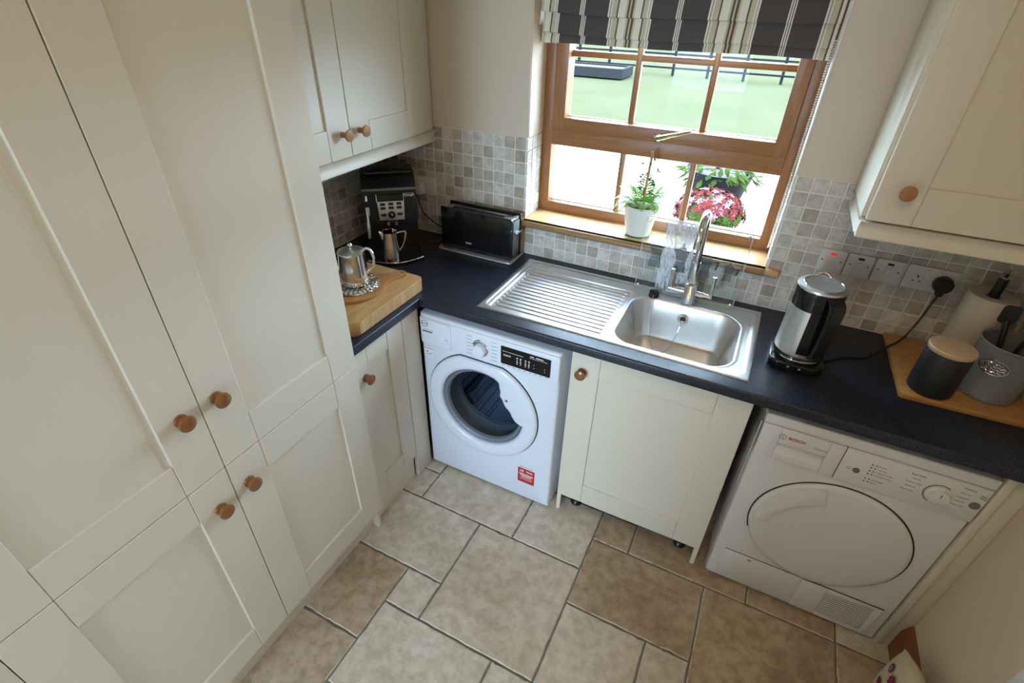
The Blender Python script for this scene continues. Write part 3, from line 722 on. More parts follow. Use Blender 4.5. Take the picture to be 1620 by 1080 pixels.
MB().loft([circ_loop(0.205, WYf + 0.02), circ_loop(0.19, WYf + 0.04), circ_loop(0.175, WYf + 0.10), circ_loop(0.170, WYf + 0.11)]).build('door_seal', seal, wm)
MB().loft([circ_loop(0.170, WYf + 0.10), circ_loop(0.215, WYf + 0.13), circ_loop(0.22, WYf + 0.36), circ_loop(0.03, WYf + 0.37)], False, True).build('drum', drum, wm)
for k in range(3):
    a = R(100 + 120 * k); p = (DCX + 0.19 * math.cos(a), DCZ + 0.19 * math.sin(a))
    MB().tube([(p[0], WYf + 0.14, p[1]), (p[0], WYf + 0.34, p[1])], 0.035, 12).build('drum_paddle', drum, wm)
# door ring with flat top and a notch on the right for the hand
def hole_r(a):
    """radius of the porthole opening at angle a"""
    d = math.degrees(a) % 360
    if d > 180: d -= 360
    r = 0.187
    key = [(-12, 0.187), (-4, 0.188), (-1, 0.150), (10, 0.137), (30, 0.122), (48, 0.130), (58, 0.160), (64, 0.183), (72, 0.187)]
    if key[0][0] < d < key[-1][0]:
        for (d0, r0), (d1, r1) in zip(key, key[1:]):
            if d0 <= d <= d1: return r0 + (r1 - r0) * sstep(d0, d1, d)
    return r
AD = [2 * math.pi * i / 180 for i in range(180)]
def outer_pt(a, r):
    x_, z_ = DCX + r * math.cos(a), DCZ + r * math.sin(a)
    lim = 0.6985 - (0.252 - r)
    if z_ > lim: 
        t_ = (lim - DCZ) / (z_ - DCZ); w_ = sstep(0.0, 0.02, z_ - lim); x_, z_ = DCX + (x_ - DCX) * (1 - (1 - t_) * 0.5), lim
    return x_, z_
def ol(r, y): return [(*(lambda q: (q[0], y, q[1]))(outer_pt(a, r)),) for a in AD]
def hl(ins, y): return [(DCX + (hole_r(a) + ins) * math.cos(a), y, DCZ + (hole_r(a) + ins) * math.sin(a)) for a in AD]
dr = MB().loft([ol(0.251, WYf + 0.001), ol(0.251, WYf - 0.010), ol(0.246, WYf - 0.016), ol(0.235, WYf - 0.019), hl(0.018, WYf - 0.020), hl(0.006, WYf - 0.016), hl(0.0, WYf - 0.008), hl(0.0, WYf + 0.012)]).build('door', enamel, wm, 50)
MB().loft([ol(0.2545, WYf - 0.0005), ol(0.2545, WYf - 0.0035), ol(0.250, WYf - 0.0035), ol(0.250, WYf - 0.0005)]).build('door_gap', blackp, dr)
gl = [(0.187, -0.004), (0.176, 0.002), (0.165, 0.03), (0.150, 0.075), (0.125, 0.10), (0.06, 0.112), (0.0, 0.114)]
MB().lathe([(r, -h) for r, h in gl], (DCX, WYf, DCZ), 72, '-y').build('porthole', portg, dr)
MB().lathe([(0.190, -0.004), (0.187, -0.006), (0.182, 0.002), (0.170, -0.004), (0.166, -0.016), (0.190, -0.016)], (DCX, WYf, DCZ), 72, '-y').build('porthole_rim', seal, dr)
MB().lathe([(0, 0), (0.006, 0), (0.005, 0.0015), (0, 0.002)], (0.700, WYf - 0.0198, 0.560), 16, '-y').build('red_mark', plain('red_dot', (0.35, 0.03, 0.015), 0.4), dr)
# fascia
FYw = WYf - 0.006
fas = MB().box(WXc0 + 0.001, WXc1 - 0.001, FYw, WYf + 0.01, 0.7055, 0.826, 0.006, 3).build('control_panel', enamel, wm)
dw = MB().prism(rrect(0.310, 0.448, 0.7075, 0.8225, 0.010), FYw - 0.0035, FYw + 0.002, 'y', 0.002).build('detergent_drawer', enamel, wm)
MB().box(0.322, 0.446, FYw - 0.0045, FYw - 0.003, 0.7085, 0.736, 0.002).build('drawer_grip', enamel, dw)
MB().prism(rrect(0.667, 0.868, 0.727, 0.806, 0.004), FYw - 0.0015, FYw + 0.002, 'y').build('display', blackg, wm)
yk = FYw
ring = MB().lathe([(0.026, 0), (0.033, 0), (0.033, 0.004), (0.030, 0.005), (0.028, 0.003)], (0.582, yk, 0.762), 40, '-y').build('dial_ring', chrome, wm)
kn = MB().lathe([(0, 0.0), (0.027, 0.0), (0.026, 0.020), (0.023, 0.024), (0, 0.025)], (0.582, yk, 0.762), 40, '-y').build('dial', enamel, wm)
MB().lathe([(0.0345, 0.0003), (0.038, 0.0003), (0.038, 0.0008), (0.0345, 0.0008)], (0.582, yk, 0.762), 20, '-y', 95, 165).build('dial_scale', darkt, wm)
def bar(parent, x_, z_, w_, h_, mat, y, name='print_line'): return MB().box(x_ - w_ / 2, x_ + w_ / 2, y - 0.0003, y, z_ - h_ / 2, z_ + h_ / 2).build(name, mat, parent, 0)
yd = FYw - 0.0036
lg = MB().lathe([(0.0125, 0), (0.0145, 0), (0.0145, 0.0004), (0.0125, 0.0004)], (0.331, yd, 0.803), 32, '-y').build('maker_badge', darkt, dw)
text('badge_lettering', 'Hoover', 0.0085, darkt, dw, (0.331, yd - 0.0003, 0.803), bold=0.0002)
text('model_lettering', 'H-WASH 300', 0.0075, greyt, dw, (0.345, yd - 0.0003, 0.775))
bar(dw, 0.340, 0.767, 0.046, 0.005, darkt, yd)
text('capacity_lettering', '9kg', 0.009, greyt, dw, (0.428, yd - 0.0003, 0.752))
for i in range(6):
    bar(wm, 0.532 - 0.002 * (i % 2), 0.805 - i * 0.016, 0.020 + 0.006 * ((i * 7) % 3) / 2, 0.0022, greyt, FYw)
    bar(wm, 0.637 + 0.002 * (i % 2), 0.805 - i * 0.016, 0.022 + 0.006 * ((i * 5) % 3) / 2, 0.0022, greyt, FYw)
ydp = FYw - 0.0016
bar(wm, 0.716, 0.785, 0.085, 0.0014, whitet, ydp); bar(wm, 0.819, 0.789, 0.070, 0.0014, whitet, ydp)
for i, s_ in enumerate(('ONE Fi',)): text('display_lettering', s_, 0.010, whitet, wm, (0.693, ydp - 0.0002, 0.768), bold=0.0002)
bar(wm, 0.794, 0.796, 0.016, 0.0035, whitet, ydp); bar(wm, 0.824, 0.796, 0.030, 0.0035, whitet, ydp)
for i in range(4):
    for xx in (0.735, 0.749, 0.769, 0.783): bar(wm, xx, 0.770 - i * 0.0085, 0.004 + 0.002 * ((i + int(xx * 1000)) % 2), 0.0042, whitet, ydp)
for xx, zz in ((0.803, 0.762), (0.803, 0.748), (0.846, 0.757), (0.846, 0.745)): bar(wm, xx, zz, 0.004, 0.004, greyt, ydp)
for i in range(9): bar(wm, 0.678 + i * 0.022, 0.7205, 0.012, 0.0024, greyt, FYw)
bar(wm, 0.884, 0.786, 0.003, 0.014, whitet, FYw)
# stickers
st_ = MB().box(0.754, 0.832, WYf - 0.0006, WYf, 0.113, 0.198).build('red_sticker', redt, wm, 0)
text('sticker_lettering', '10', 0.021, whitet, st_, (0.771, WYf - 0.0008, 0.181), bold=0.0006)
text('sticker_lettering', 'YEARS', 0.011, whitet, st_, (0.807, WYf - 0.0008, 0.183), bold=0.0004)
for i, (w_, h_) in enumerate(((0.066, 0.004), (0.060, 0.004), (0.046, 0.003), (0.060, 0.0016), (0.056, 0.0016))): bar(st_, 0.793, 0.165 - i * 0.008, w_, h_, whitet, WYf - 0.0006)
text('sticker_lettering', 'IMPORTANT', 0.0105, greyt, wm, (0.793, WYf - 0.0004, 0.206))
en = MB().prism(rrect(0.312, 0.354, 0.642, 0.684, 0.001), WYf - 0.0005, WYf, 'y').build('energy_sticker', whitet, wm, 0)
bar(en, 0.333, 0.6785, 0.040, 0.003, plain('pink_print', (0.55, 0.18, 0.2), 0.5), WYf - 0.0005)
bar(en, 0.326, 0.662, 0.010, 0.006, greyt, WYf - 0.0005); bar(en, 0.344, 0.657, 0.010, 0.003, greyt, WYf - 0.0005); bar(en, 0.330, 0.650, 0.022, 0.003, greyt, WYf - 0.0005)

# ------------------------------------------------------------------ tumble dryer
DX0, DX1, DYf = 1.572, 2.150, -0.552
td = thing('tumble_dryer', (1.861, -0.28, 0), 'white tumble dryer at the right end under the worktop', 'tumble dryer')
mb = MB()
o_ = rrect(DX0, DX1, 0.012, 0.672, 0.010, 4)
mb.loft([[(p[0], -0.02, p[1]) for p in o_], [(p[0], DYf + 0.006, p[1]) for p in o_], [(1.861 + (p[0] - 1.861) * 0.988, DYf, 0.342 + (p[1] - 0.342) * 0.994) for p in o_]], True, True).box(DX0, DX1, DYf + 0.026, -0.02, 0.672, 0.797)
mb.build('body', plastic, td, 50)
MB().box(DX0 - 0.001, DX1 + 0.001, DYf - 0.004, -0.02, 0.8035, 0.840, 0.004, 3).build('lid', plastic, td)
MB().box(DX0 + 0.004, DX1 - 0.004, DYf + 0.004, -0.03, 0.790, 0.806).build('lid_gap', blackp, td)
MB().tube([(DX0 - 0.004, DYf + 0.02, 0.02), (DX0 - 0.004, DYf + 0.02, 0.79)], 0.004, 8).build('side_seam', steel, td)
FD = DYf - 0.006
cpn = MB().box(1.8015, DX1 - 0.001, FD, DYf + 0.026, 0.673, 0.8015, 0.002).build('control_panel', plastic, td)
dwn = MB().box(DX0 + 0.001, 1.627, FD, DYf + 0.026, 0.673, 0.8015, 0.002).box(1.760, 1.7995, FD, DYf + 0.026, 0.673, 0.8015, 0.002).box(1.627, 1.760, FD, DYf + 0.026, 0.742, 0.8015, 0.002).box(1.627, 1.760, FD, DYf + 0.026, 0.673, 0.694, 0.002)
dwn.prism([(DYf + 0.025, 0.743), (DYf + 0.018, 0.743), (FD + 0.003, 0.6935), (DYf + 0.025, 0.6935)], 1.627, 1.760, 'x')
dwn = dwn.build('water_tank_drawer', plastic, td)
MB().box(1.7993, 1.8017, FD + 0.002, DYf + 0.026, 0.674, 0.801).build('panel_gap', blackp, td)
yb = FD
MB().lathe([(0.0085, 0), (0.0105, 0), (0.0105, 0.0004), (0.0085, 0.0004)], (1.634, yb, 0.770), 28, '-y').build('maker_badge', greyt, dwn)
MB().box(1.6315, 1.6325, yb - 0.0004, yb, 0.763, 0.777).box(1.6355, 1.6365, yb - 0.0004, yb, 0.763, 0.777).box(1.6325, 1.6355, yb - 0.0004, yb, 0.7692, 0.7708).build('badge_mark', greyt, dwn, 0)
text('maker_lettering', 'BOSCH', 0.0145, redt, dwn, (1.674, yb - 0.0002, 0.7695), bold=0.0004)
text('range_lettering', 'Classixx', 0.011, greyt, dwn, (1.742, yb - 0.0002, 0.763))
for xx, zz, r in ((1.846, 0.730, 0.0095), (2.132, 0.736, 0.0125)):
    MB().lathe([(r * 1.0, 0), (r * 1.0, 0.001), (r * 0.92, 0.003), (0, 0.0035)], (xx, yb, zz), 24, '-y').build('button', greyb, td)
text('button_lettering', 'Low\nHeat', 0.007, greyt, td, (1.826, yb - 0.0002, 0.733)); text('button_lettering', 'Start\nStop', 0.008, darkt, td, (2.138, yb - 0.0002, 0.771))
for i, z_ in enumerate((0.768, 0.756, 0.744, 0.732, 0.712, 0.701)):
    MB().lathe([(0, 0), (0.0022, 0), (0.0022, 0.0005), (0, 0.0005)], (1.876, yb, z_), 10, '-y').build('indicator_light', darkt, td)
    bar(td, 1.886, z_, 0.004, 0.0035, darkt, yb)
    text('indicator_lettering', ('Drying', 'Iron dry', 'Cupboard dry', 'Cupboard dry +', 'Container', 'Filter')[i], 0.0075, greyt, td, (1.891, yb - 0.0002, z_), align='LEFT')
DKX, DKZ = 2.048, 0.735
MB().lathe([(0.033, 0.0), (0.036, 0.0), (0.036, 0.0006), (0.033, 0.0006)], (DKX, yb, DKZ), 40, '-y', 60, 250).build('dial_scale', plain('tan_print', (0.20, 0.14, 0.09), 0.5), td)
MB().lathe([(0.032, 0), (0.031, 0.006), (0.026, 0.009), (0.024, 0.018), (0.020, 0.020), (0, 0.020)], (DKX, yb, DKZ), 40, '-y').build('dial', plastic, td)
MB().box(DKX - 0.001, DKX + 0.001, yb - 0.0205, yb - 0.0195, DKZ + 0.006, DKZ + 0.018).build('dial_pointer', darkt, td)
text('program_lettering', 'Easy-Care', 0.0085, darkt, td, (1.985, yb - 0.0002, 0.781)); text('program_lettering', 'Cottons', 0.0085, darkt, td, (2.103, yb - 0.0002, 0.785))
for i in range(4):
    text('program_lettering', ('Iron dry', 'Cupboard dry', 'Extra dry', 'Timed warm')[i], 0.0068, greyt, td, (1.985 - 0.002 * i, yb - 0.0002, 0.766 - 0.0155 * i)); text('program_lettering', ('Extra dry', 'Cupboard', 'Iron dry', 'Timed cold')[i], 0.0068, greyt, td, (2.100 - 0.001 * i, yb - 0.0002, 0.766 - 0.0155 * i))
# round door
cx, cz, r = 1.866, 0.415, 0.231
dd_ = MB().lathe([(r, -0.004), (r, 0.004), (r - 0.004, 0.009), (r - 0.02, 0.012), (r - 0.08, 0.0155), (0, 0.017)], (cx, DYf, cz), 96, '-y').build('door', plastic, td, 60)
MB().lathe([(r + 0.0005, 0.0), (r + 0.0045, 0.0), (r + 0.0045, 0.0015), (r + 0.0005, 0.0015)], (cx, DYf, cz), 96, '-y', -50, 200).build('door_gap', blackp, dd_)
sec = []
for i in range(19):
    a = R(107 + (183 - 107) * i / 18); sec.append((cx + 0.219 * math.cos(a), cz + 0.219 * math.sin(a)))
for i in range(19):
    a = R(183 - (183 - 107) * i / 18); rr_ = 0.175 - 0.035 * math.sin(math.pi * i / 18) * (0.2) - 0.02 * (i / 18); sec.append((cx + rr_ * math.cos(a), cz + rr_ * math.sin(a)))
MB().prism(sec, DYf - 0.0235, DYf - 0.009, 'y', 0.004).build('door_handle', plastic, dd_)
# kick panel
MB().box(1.606, 1.8715, DYf - 0.004, DYf + 0.002, 0.022, 0.178, 0.002).build('service_flap', plastic, td)
MB().box(1.610, 2.126, DYf - 0.0008, DYf + 0.002, 0.176, 0.1805).build('flap_gap', blackp, td)
MB().box(1.690, 1.705, DYf - 0.0045, DYf - 0.0035, 0.160, 0.167).build('flap_catch', greyt, td)
vp = MB().box(1.8745, 1.955, DYf - 0.004, DYf + 0.002, 0.016, 0.175, 0.002).box(2.100, 2.126, DYf - 0.004, DYf + 0.002, 0.016, 0.175, 0.002).box(1.955, 2.100, DYf - 0.004, DYf + 0.002, 0.157, 0.175, 0.001).box(1.955, 2.100, DYf - 0.004, DYf + 0.002, 0.016, 0.030, 0.001).build('vent_panel', plastic, td)
MB().box(1.955, 2.100, DYf - 0.0015, DYf - 0.0005, 0.030, 0.157).build('vent_backing', plain('vent_dark', (0.05, 0.04, 0.035), 0.8), vp)
slat = MB().box(-0.0725, 0.0725, -0.003, 0.0015, -0.0029, 0.0029, 0.0006, 1).mesh('slat', plastic)
for i in range(12): inst('slat', slat, vp, (2.0275, DYf - 0.001, 0.0355 + i * 0.0105))

# ------------------------------------------------------------------ things on the worktop, left
def cable(name, pts, r, parent, mat=blackm, n=8, **kw):
    P = [Vector(p) for p in pts]; out = []
    for i in range(len(P) - 1):
        p0, p1, p2, p3 = P[max(i - 1, 0)], P[i], P[i + 1], P[min(i + 2, len(P) - 1)]
        for k in range(6):
            t_ = k / 6; out.append(0.5 * ((2 * p1) + (-p0 + p2) * t_ + (2 * p0 - 5 * p1 + 4 * p2 - p3) * t_ ** 2 + (-p0 + 3 * p1 - 3 * p2 + p3) * t_ ** 3))
    out.append(P[-1])
    return MB().tube(out, r, n).build(name, mat, parent, **kw)
# coffee machine, set diagonally in the corner (local frame: x right, -y to the front)
cm = thing('coffee_machine', (-0.012, -0.294, ZC), 'black bean-to-cup coffee machine in the tiled corner', 'coffee machine', rotz=R(39.9))
MB().prism([(0.262, 0), (0.262, 0.325), (0.09, 0.338), (0.035, 0.325), (0.0, 0.296), (0.0, 0.158), (0.055, 0.145), (0.055, 0)], -0.111, 0.111, 'x', 0.004, 2).build('body', blackp, cm)
MB().box(-0.095, 0.095, 0.06, 0.235, 0.336, 0.348, 0.004).build('hopper_lid', blackg, cm)
MB().box(-0.111, 0.111, -0.002, 0.006, 0.287, 0.297, 0.002).build('top_trim', greyb, cm)
arc = [(-0.116 + 0.232 * i / 16, -0.080 - 0.046 * math.sin(math.pi * i / 16)) for i in range(17)]
MB().prism([(0.116, 0.058)] + [(-0.116, 0.058)] + arc, 0.0005, 0.016, 'z', 0.001, 1).build('drip_tray', blackg, cm)
MB().tube([(p[0], p[1], 0.0165) for p in arc], 0.0028, 8).build('tray_trim', chrome, cm)
MB().prism([(0.10, 0.05), (-0.10, 0.05)] + [(p[0] * 0.88, p[1] * 0.88) for p in arc], 0.0165, 0.019, 'z').build('drip_grid', blackp, cm)
MB().prism([(-0.053, 0.272), (0.055, 0.272), (0.055, 0.243), (-0.053, 0.243)], -0.008, 0.002, 'y', 0.001, 1).build('display', blackg, cm)
kp = MB().prism([(-0.054, 0.244), (0.057, 0.244), (0.053, 0.163), (-0.050, 0.163)], -0.010, 0.002, 'y', 0.002, 2).build('keypad', plain('keypad_silver', (0.62, 0.60, 0.57), 0.35, 0.6), cm)
for sx_ in (-1, 1): MB().box(0.001 + sx_ * 0.0555 - 0.002, 0.001 + sx_ * 0.0555 + 0.002, -0.010, 0.002, 0.243, 0.276, 0.001, 1).build('display_trim', chrome, cm)
btn = MB().box(-0.0105, 0.0105, -0.0125, -0.009, -0.0058, 0.0058, 0.001, 1).mesh('button', blackg)
for u, z_ in ((-0.032, 0.233), (0.0015, 0.234), (0.035, 0.2345), (-0.032, 0.216), (0.0015, 0.217), (0.035, 0.2175), (-0.033, 0.1865), (0.0355, 0.1885)):
    inst('button', btn, kp, (u, 0, z_))
MB().lathe([(0, 0.009), (0.0155, 0.009), (0.0145, 0.018), (0.010, 0.019), (0, 0.019)], (0.002, 0, 0.188), 28, '-y').build('dial', blackg, kp)
MB().box(0.0005, 0.0035, -0.0196, -0.019, 0.184, 0.194).build('dial_mark', whitet, kp)
lgp = MB().prism(rrect(0.058, 0.102, 0.2585, 0.2735, 0.007), -0.0025, 0.001, 'y', 0.0006, 1).build('maker_badge', chrome, cm)
MB().prism(rrect(0.0595, 0.1005, 0.260, 0.272, 0.0058), -0.0030, 0.0, 'y').build('badge_field', blackg, lgp)
text('badge_lettering', "De'Longhi", 0.0088, whitet, cm, (0.080, -0.0032, 0.266), bold=0.0002)
MB().box(-0.018, 0.020, -0.012, 0.02, 0.140, 0.163, 0.004).build('spout_block', blackp, cm)
for u in (-0.0145, 0.0165): MB().lathe([(0.009, 0.018), (0.009, 0.004), (0.005, 0), (0, 0)], (u, -0.004, 0.137), 16).build('coffee_spout', chrome, cm)
MB().tube([(-0.095, -0.008, 0.272), (-0.095, -0.010, 0.250)], [0.004, 0.006], 12).build('steam_knob', chrome, cm)
MB().box(-0.104, -0.088, -0.012, 0.0, 0.186, 0.222, 0.003).build('steam_collar', steel, cm)
MB().tube([(-0.097, -0.008, 0.225), (-0.098, -0.010, 0.165), (-0.0985, -0.012, 0.145), (-0.100, -0.013, 0.090)], [0.006, 0.006, 0.009, 0.008], 14).build('steam_wand', chrome, cm)
# milk jug on the tray
jx, jy, jz = 0.033, -0.374, ZC + 0.0195
jg = thing('milk_jug', (jx, jy, jz), 'small polished steel milk jug on the coffee machine tray', 'jug')
MB().lathe([(0, 0), (0.037, 0), (0.038, 0.003), (0.036, 0.02), (0.0325, 0.07), (0.030, 0.118), (0.031, 0.126), (0.0295, 0.126), (0.0285, 0.117), (0.031, 0.07), (0.034, 0.012), (0, 0.012)], (jx, jy, jz), 48).build('body', silver, jg)
hx, hy = 0.80, 0.60
MB().tube([(jx + hx * r_, jy + hy * r_, jz + z_) for r_, z_ in ((0.026, 0.116), (0.045, 0.122), (0.064, 0.124), (0.066, 0.112), (0.060, 0.085), (0.050, 0.060), (0.036, 0.040))], [0.004, 0.004, 0.005, 0.006, 0.005, 0.005, 0.004], 10).build('handle', silver, jg)
MB().tube([(jx - hx * r_, jy - hy * r_, jz + z_) for r_, z_ in ((0.026, 0.095), (0.034, 0.115), (0.042, 0.128))], [0.012, 0.010, 0.004], 10).build('spout', silver, jg)
# chopping board stack
cb = thing('chopping_board', (0.11, -0.70, ZC), 'thick butcher-block chopping board at the worktop corner', 'chopping board')
MB().prism(rrect(-0.06, 0.284, -0.905, -0.498, 0.026), ZC + 0.0005, ZC + 0.052, 'z', 0.003, 2).build('block', boardm, cb)
MB().prism([(0.2835, -0.878), (0.2852, -0.878), (0.2852, -0.525), (0.2835, -0.525)], ZC + 0.003, ZC + 0.049, 'z').build('end_grain_face', boardf, cb)
pz = ZC + 0.0525
pd = []
for i in range(44):
    a = R(62 + 27 + (360 - 54) * i / 43); pd.append((0.105 + 0.122 * math.cos(a), -0.707 + 0.122 * math.sin(a)))
ux, uy = 0.466, 0.885; vx, vy = 0.885, -0.466
for l_, w_ in ((0.118, 0.042), (0.15, 0.030), (0.20, 0.024), (0.215, 0.018), (0.220, 0.008), (0.220, -0.008), (0.215, -0.018), (0.20, -0.024), (0.15, -0.030), (0.118, -0.042)):
    pd.append((0.105 + ux * l_ + vx * w_, -0.707 + uy * l_ + vy * w_))
pb = thing('paddle_board', (0.105, -0.707, pz), 'round wooden paddle board with handle on the chopping board', 'serving board')
MB().prism(pd, pz, pz + 0.011, 'z', 0.002, 2).build('board', paddlem, pb)
MB().lathe([(0, 0), (0.0045, 0), (0.0045, 0.0006), (0, 0.0006)], (0.105 + ux * 0.205, -0.707 + uy * 0.205, pz + 0.011), 14).build('hanging_hole', blackm, pb)
tz = pz + 0.0115
tv = thing('trivet', (0.113, -0.695, tz), 'round silver filigree trivet under the teapot', 'trivet')
MB().lathe([(0, 0), (0.088, 0), (0.090, 0.003), (0.084, 0.007), (0.06, 0.006), (0, 0.006)], (0.113, -0.695, tz), 56).build('plate', relief, tv, 60)
pet = MB().lathe([(0, 0), (0.0075, 0.0), (0.006, 0.0055), (0, 0.008)], n=8).mesh('rim_petal', silver)
for i in range(30):
    a = 2 * math.pi * i / 30
    inst('rim_petal', pet, tv, (0.113 + 0.078 * math.cos(a), -0.695 + 0.078 * math.sin(a), tz + 0.004), (0, 0, a), (1.5, 0.75, 1))
# teapot
px_, py_, pz_ = 0.113, -0.690, tz + 0.008
tp = thing('teapot', (px_, py_, pz_), 'polished steel teapot on the silver trivet', 'teapot')
MB().lathe([(0, 0), (0.046, 0), (0.050, 0.004), (0.0505, 0.02), (0.0495, 0.07), (0.0475, 0.118), (0.0490, 0.122), (0.0480, 0.1265), (0.0455, 0.124)], (px_, py_, pz_), 56).build('body', silver, tp)
ld = MB().lathe([(0.0478, 0.1245), (0.040, 0.129), (0.020, 0.133), (0.008, 0.134), (0, 0.134)], (px_, py_, pz_), 56).build('lid', steel, tp)
MB().lathe([(0.0, 0.133), (0.004, 0.134), (0.003, 0.140), (0.007, 0.144), (0.0085, 0.150), (0.006, 0.156), (0, 0.158)], (px_, py_, pz_), 24).build('lid_knob', silver, ld)
hx, hy = 0.93, 0.36
hp = [(0.040, 0.126), (0.056, 0.139), (0.072, 0.135), (0.081, 0.112), (0.080, 0.085), (0.070, 0.060), (0.050, 0.044)]
cable('handle', [(px_ + hx * a, py_ + hy * a, pz_ + c) for a, c in hp], 0.0055, tp, silver, 12)
MB().tube([(px_ - hx * a, py_ - hy * a, pz_ + c) for a, c in ((0.040, 0.045), (0.058, 0.060), (0.070, 0.085), (0.082, 0.100), (0.088, 0.104))], [0.017, 0.013, 0.010, 0.008, 0.007], 16).build('spout', silver, tp)
# toaster
tx0, tx1, ty0, ty1 = 0.128, 0.476, -0.130, -0.042
ts = thing('toaster', (0.30, -0.085, ZC), 'glossy black long-slot toaster against the tiled wall', 'toaster')
MB().prism(rrect(0.115, 0.487, -0.152, -0.012, 0.014), ZC + 0.002, ZC + 0.0105, 'z', 0.002, 2).build('base_plate', plain('pale_chrome', (0.75, 0.76, 0.80), 0.25, 0.7), ts)
MB().box(tx0 + 0.004, tx1 + 0.002, ty0 + 0.010, ty1 - 0.008, ZC + 0.010, 1.085, 0.004).build('body', blackp, ts)
MB().box(tx0, tx1, ty0, ty0 + 0.012, ZC + 0.011, 1.100, 0.003, 3).build('front_panel', blackg, ts)
MB().box(tx0, tx1 + 0.008, ty1 - 0.010, ty1, ZC + 0.011, 1.104, 0.003, 3).build('back_panel', blackg, ts)
MB().box(tx0 + 0.012, 0.160, ty0 + 0.013, ty1 - 0.011, 1.084, 1.092, 0.001).box(0.425, tx1 - 0.016, ty0 + 0.013, ty1 - 0.011, 1.084, 1.092, 0.001).box(0.160, 0.425, ty0 + 0.013, ty0 + 0.024, 1.084, 1.092, 0.001).box(0.160, 0.425, ty1 - 0.022, ty1 - 0.011, 1.084, 1.092, 0.001).build('top_plate', steel, ts)
MB().box(0.160, 0.425, ty0 + 0.024, ty1 - 0.022, 1.0853, 1.0865).build('bread_slot', blackm, ts)
MB().box(tx1 - 0.014, tx1 + 0.004, ty0 + 0.008, ty1 - 0.010, 1.086, 1.101, 0.004).build('end_trim', chrome, ts)
MB().box(tx1 + 0.002, tx1 + 0.006, ty0 + 0.016, ty1 - 0.016, 0.935, 1.085, 0.002).build('control_strip', greyb, ts)
MB().box(tx1 + 0.004, tx1 + 0.022, ty0 + 0.018, ty1 - 0.018, 1.035, 1.042, 0.003).build('lever', chrome, ts)
text('maker_lettering', 'BRAUN', 0.009, whitet, ts, (0.268, ty0 - 0.0004, 0.955), bold=0.0002)
# socket in the left corner, with plug and cables
def plate(name, x0_, x1_, label, cat, group):
    t_ = thing(name, ((x0_ + x1_) / 2, -0.001, 1.137), label, cat, group)
    MB().prism(rrect(x0_, x1_, 1.097, 1.178, 0.004), -0.010, 0.0005, 'y', 0.002, 2).build('plate', plastic, t_)
    return t_
sk1 = thing('wall_socket', (-0.045, 0, 1.13), 'white wall socket beside the coffee machine', 'socket')
MB().prism(rrect(-0.125, 0.022, 1.092, 1.174, 0.004), -0.010, 0.0005, 'y', 0.002, 2).build('plate', plastic, sk1)
MB().box(-0.020, -0.008, -0.016, -0.009, 1.128, 1.150, 0.001).build('rocker', plastic, sk1)
pl1 = thing('mains_plug', (-0.055, -0.01, 1.12), 'white mains plug in the corner socket', 'plug')
MB().prism(rrect(-0.078, -0.034, 1.095, 1.150, 0.008), -0.045, -0.0105, 'y', 0.006, 3).build('plug_body', plastic, pl1)
cable('coffee_machine_cable', [(-0.05, -0.052, 1.10), (-0.02, -0.06, 1.03), (0.02, -0.045, 0.985), (0.07, -0.045, 0.965), (0.125, -0.03, 0.95)], 0.0035, None, at=(0.03, -0.05, ZC), label='thin black cable looping from the corner socket to the toaster', cat='cable')
cable('toaster_cable', [(0.045, -0.11, ZC + 0.0045), (0.075, -0.085, ZC + 0.006), (0.10, -0.06, 0.935), (0.12, -0.045, 0.94), (0.127, -0.06, 0.925)], 0.0035, None, at=(0.08, -0.08, ZC), label='black cable lying on the worktop at the left end of the toaster', cat='cable')

# ------------------------------------------------------------------ things on the worktop, right
kx, ky = 1.615, -0.322
kt = thing('electric_kettle', (kx, ky, ZC), 'black and steel electric kettle right of the sink', 'kettle')
ka = R(-62)      # direction of the handle, towards the camera's right
MB().prism(rrect(kx - 0.080, kx + 0.080, ky - 0.080, ky + 0.080, 0.035, 8), ZC + 0.0005, ZC + 0.030, 'z', 0.006, 3).build('power_base', blackg, kt)
bs = MB().lathe([(0.0, 0.0), (0.076, 0.0), (0.0755, 0.018), (0.073, 0.022), (0, 0.022)], (kx, ky, ZC + 0.0305), 56).build('lower_collar', blackg, kt)
MB().lathe([(0.0765, 0.0075), (0.0772, 0.0085), (0.0772, 0.0115), (0.0765, 0.0125)], (kx, ky, ZC + 0.0305), 40, 'z', -130, -40).build('light_strip', chrome, kt)
MB().lathe([(0.0728, 0.0), (0.0728, 0.008), (0.0705, 0.08), (0.0688, 0.155)], (kx, ky, ZC + 0.0525), 64).build('body', steel, kt)
MB().lathe([(0.0690, 0.0), (0.0695, 0.004), (0.0690, 0.055), (0.068, 0.060)], (kx, ky, ZC + 0.2075), 64).build('upper_collar', blackg, kt)
ld = MB().lathe([(0.0685, 0.0), (0.070, 0.003), (0.0685, 0.009), (0.055, 0.012), (0.052, 0.0105), (0.0, 0.0115)], (kx, ky, ZC + 0.2675), 64).build('lid', steel, kt)
MB().lathe([(0.0535, 0.0118), (0.0545, 0.0128), (0.0555, 0.0118)], (kx, ky, ZC + 0.2675), 64).build('lid_ring', chrome, ld)
MB().tube([(kx - 0.022 + 0.02 * i, ky + 0.055 + 0.008 * math.sin(math.pi * i / 2.2), ZC + 0.279 + 0.012 * math.sin(math.pi * i / 2.2)) for i in [0, 0.5, 1.1, 1.7, 2.2]], 0.0025, 8).build('lid_loop', chrome, ld)
dx_, dy_ = math.cos(ka), math.sin(ka); nx_, ny_ = -dy_, dx_
loops = []
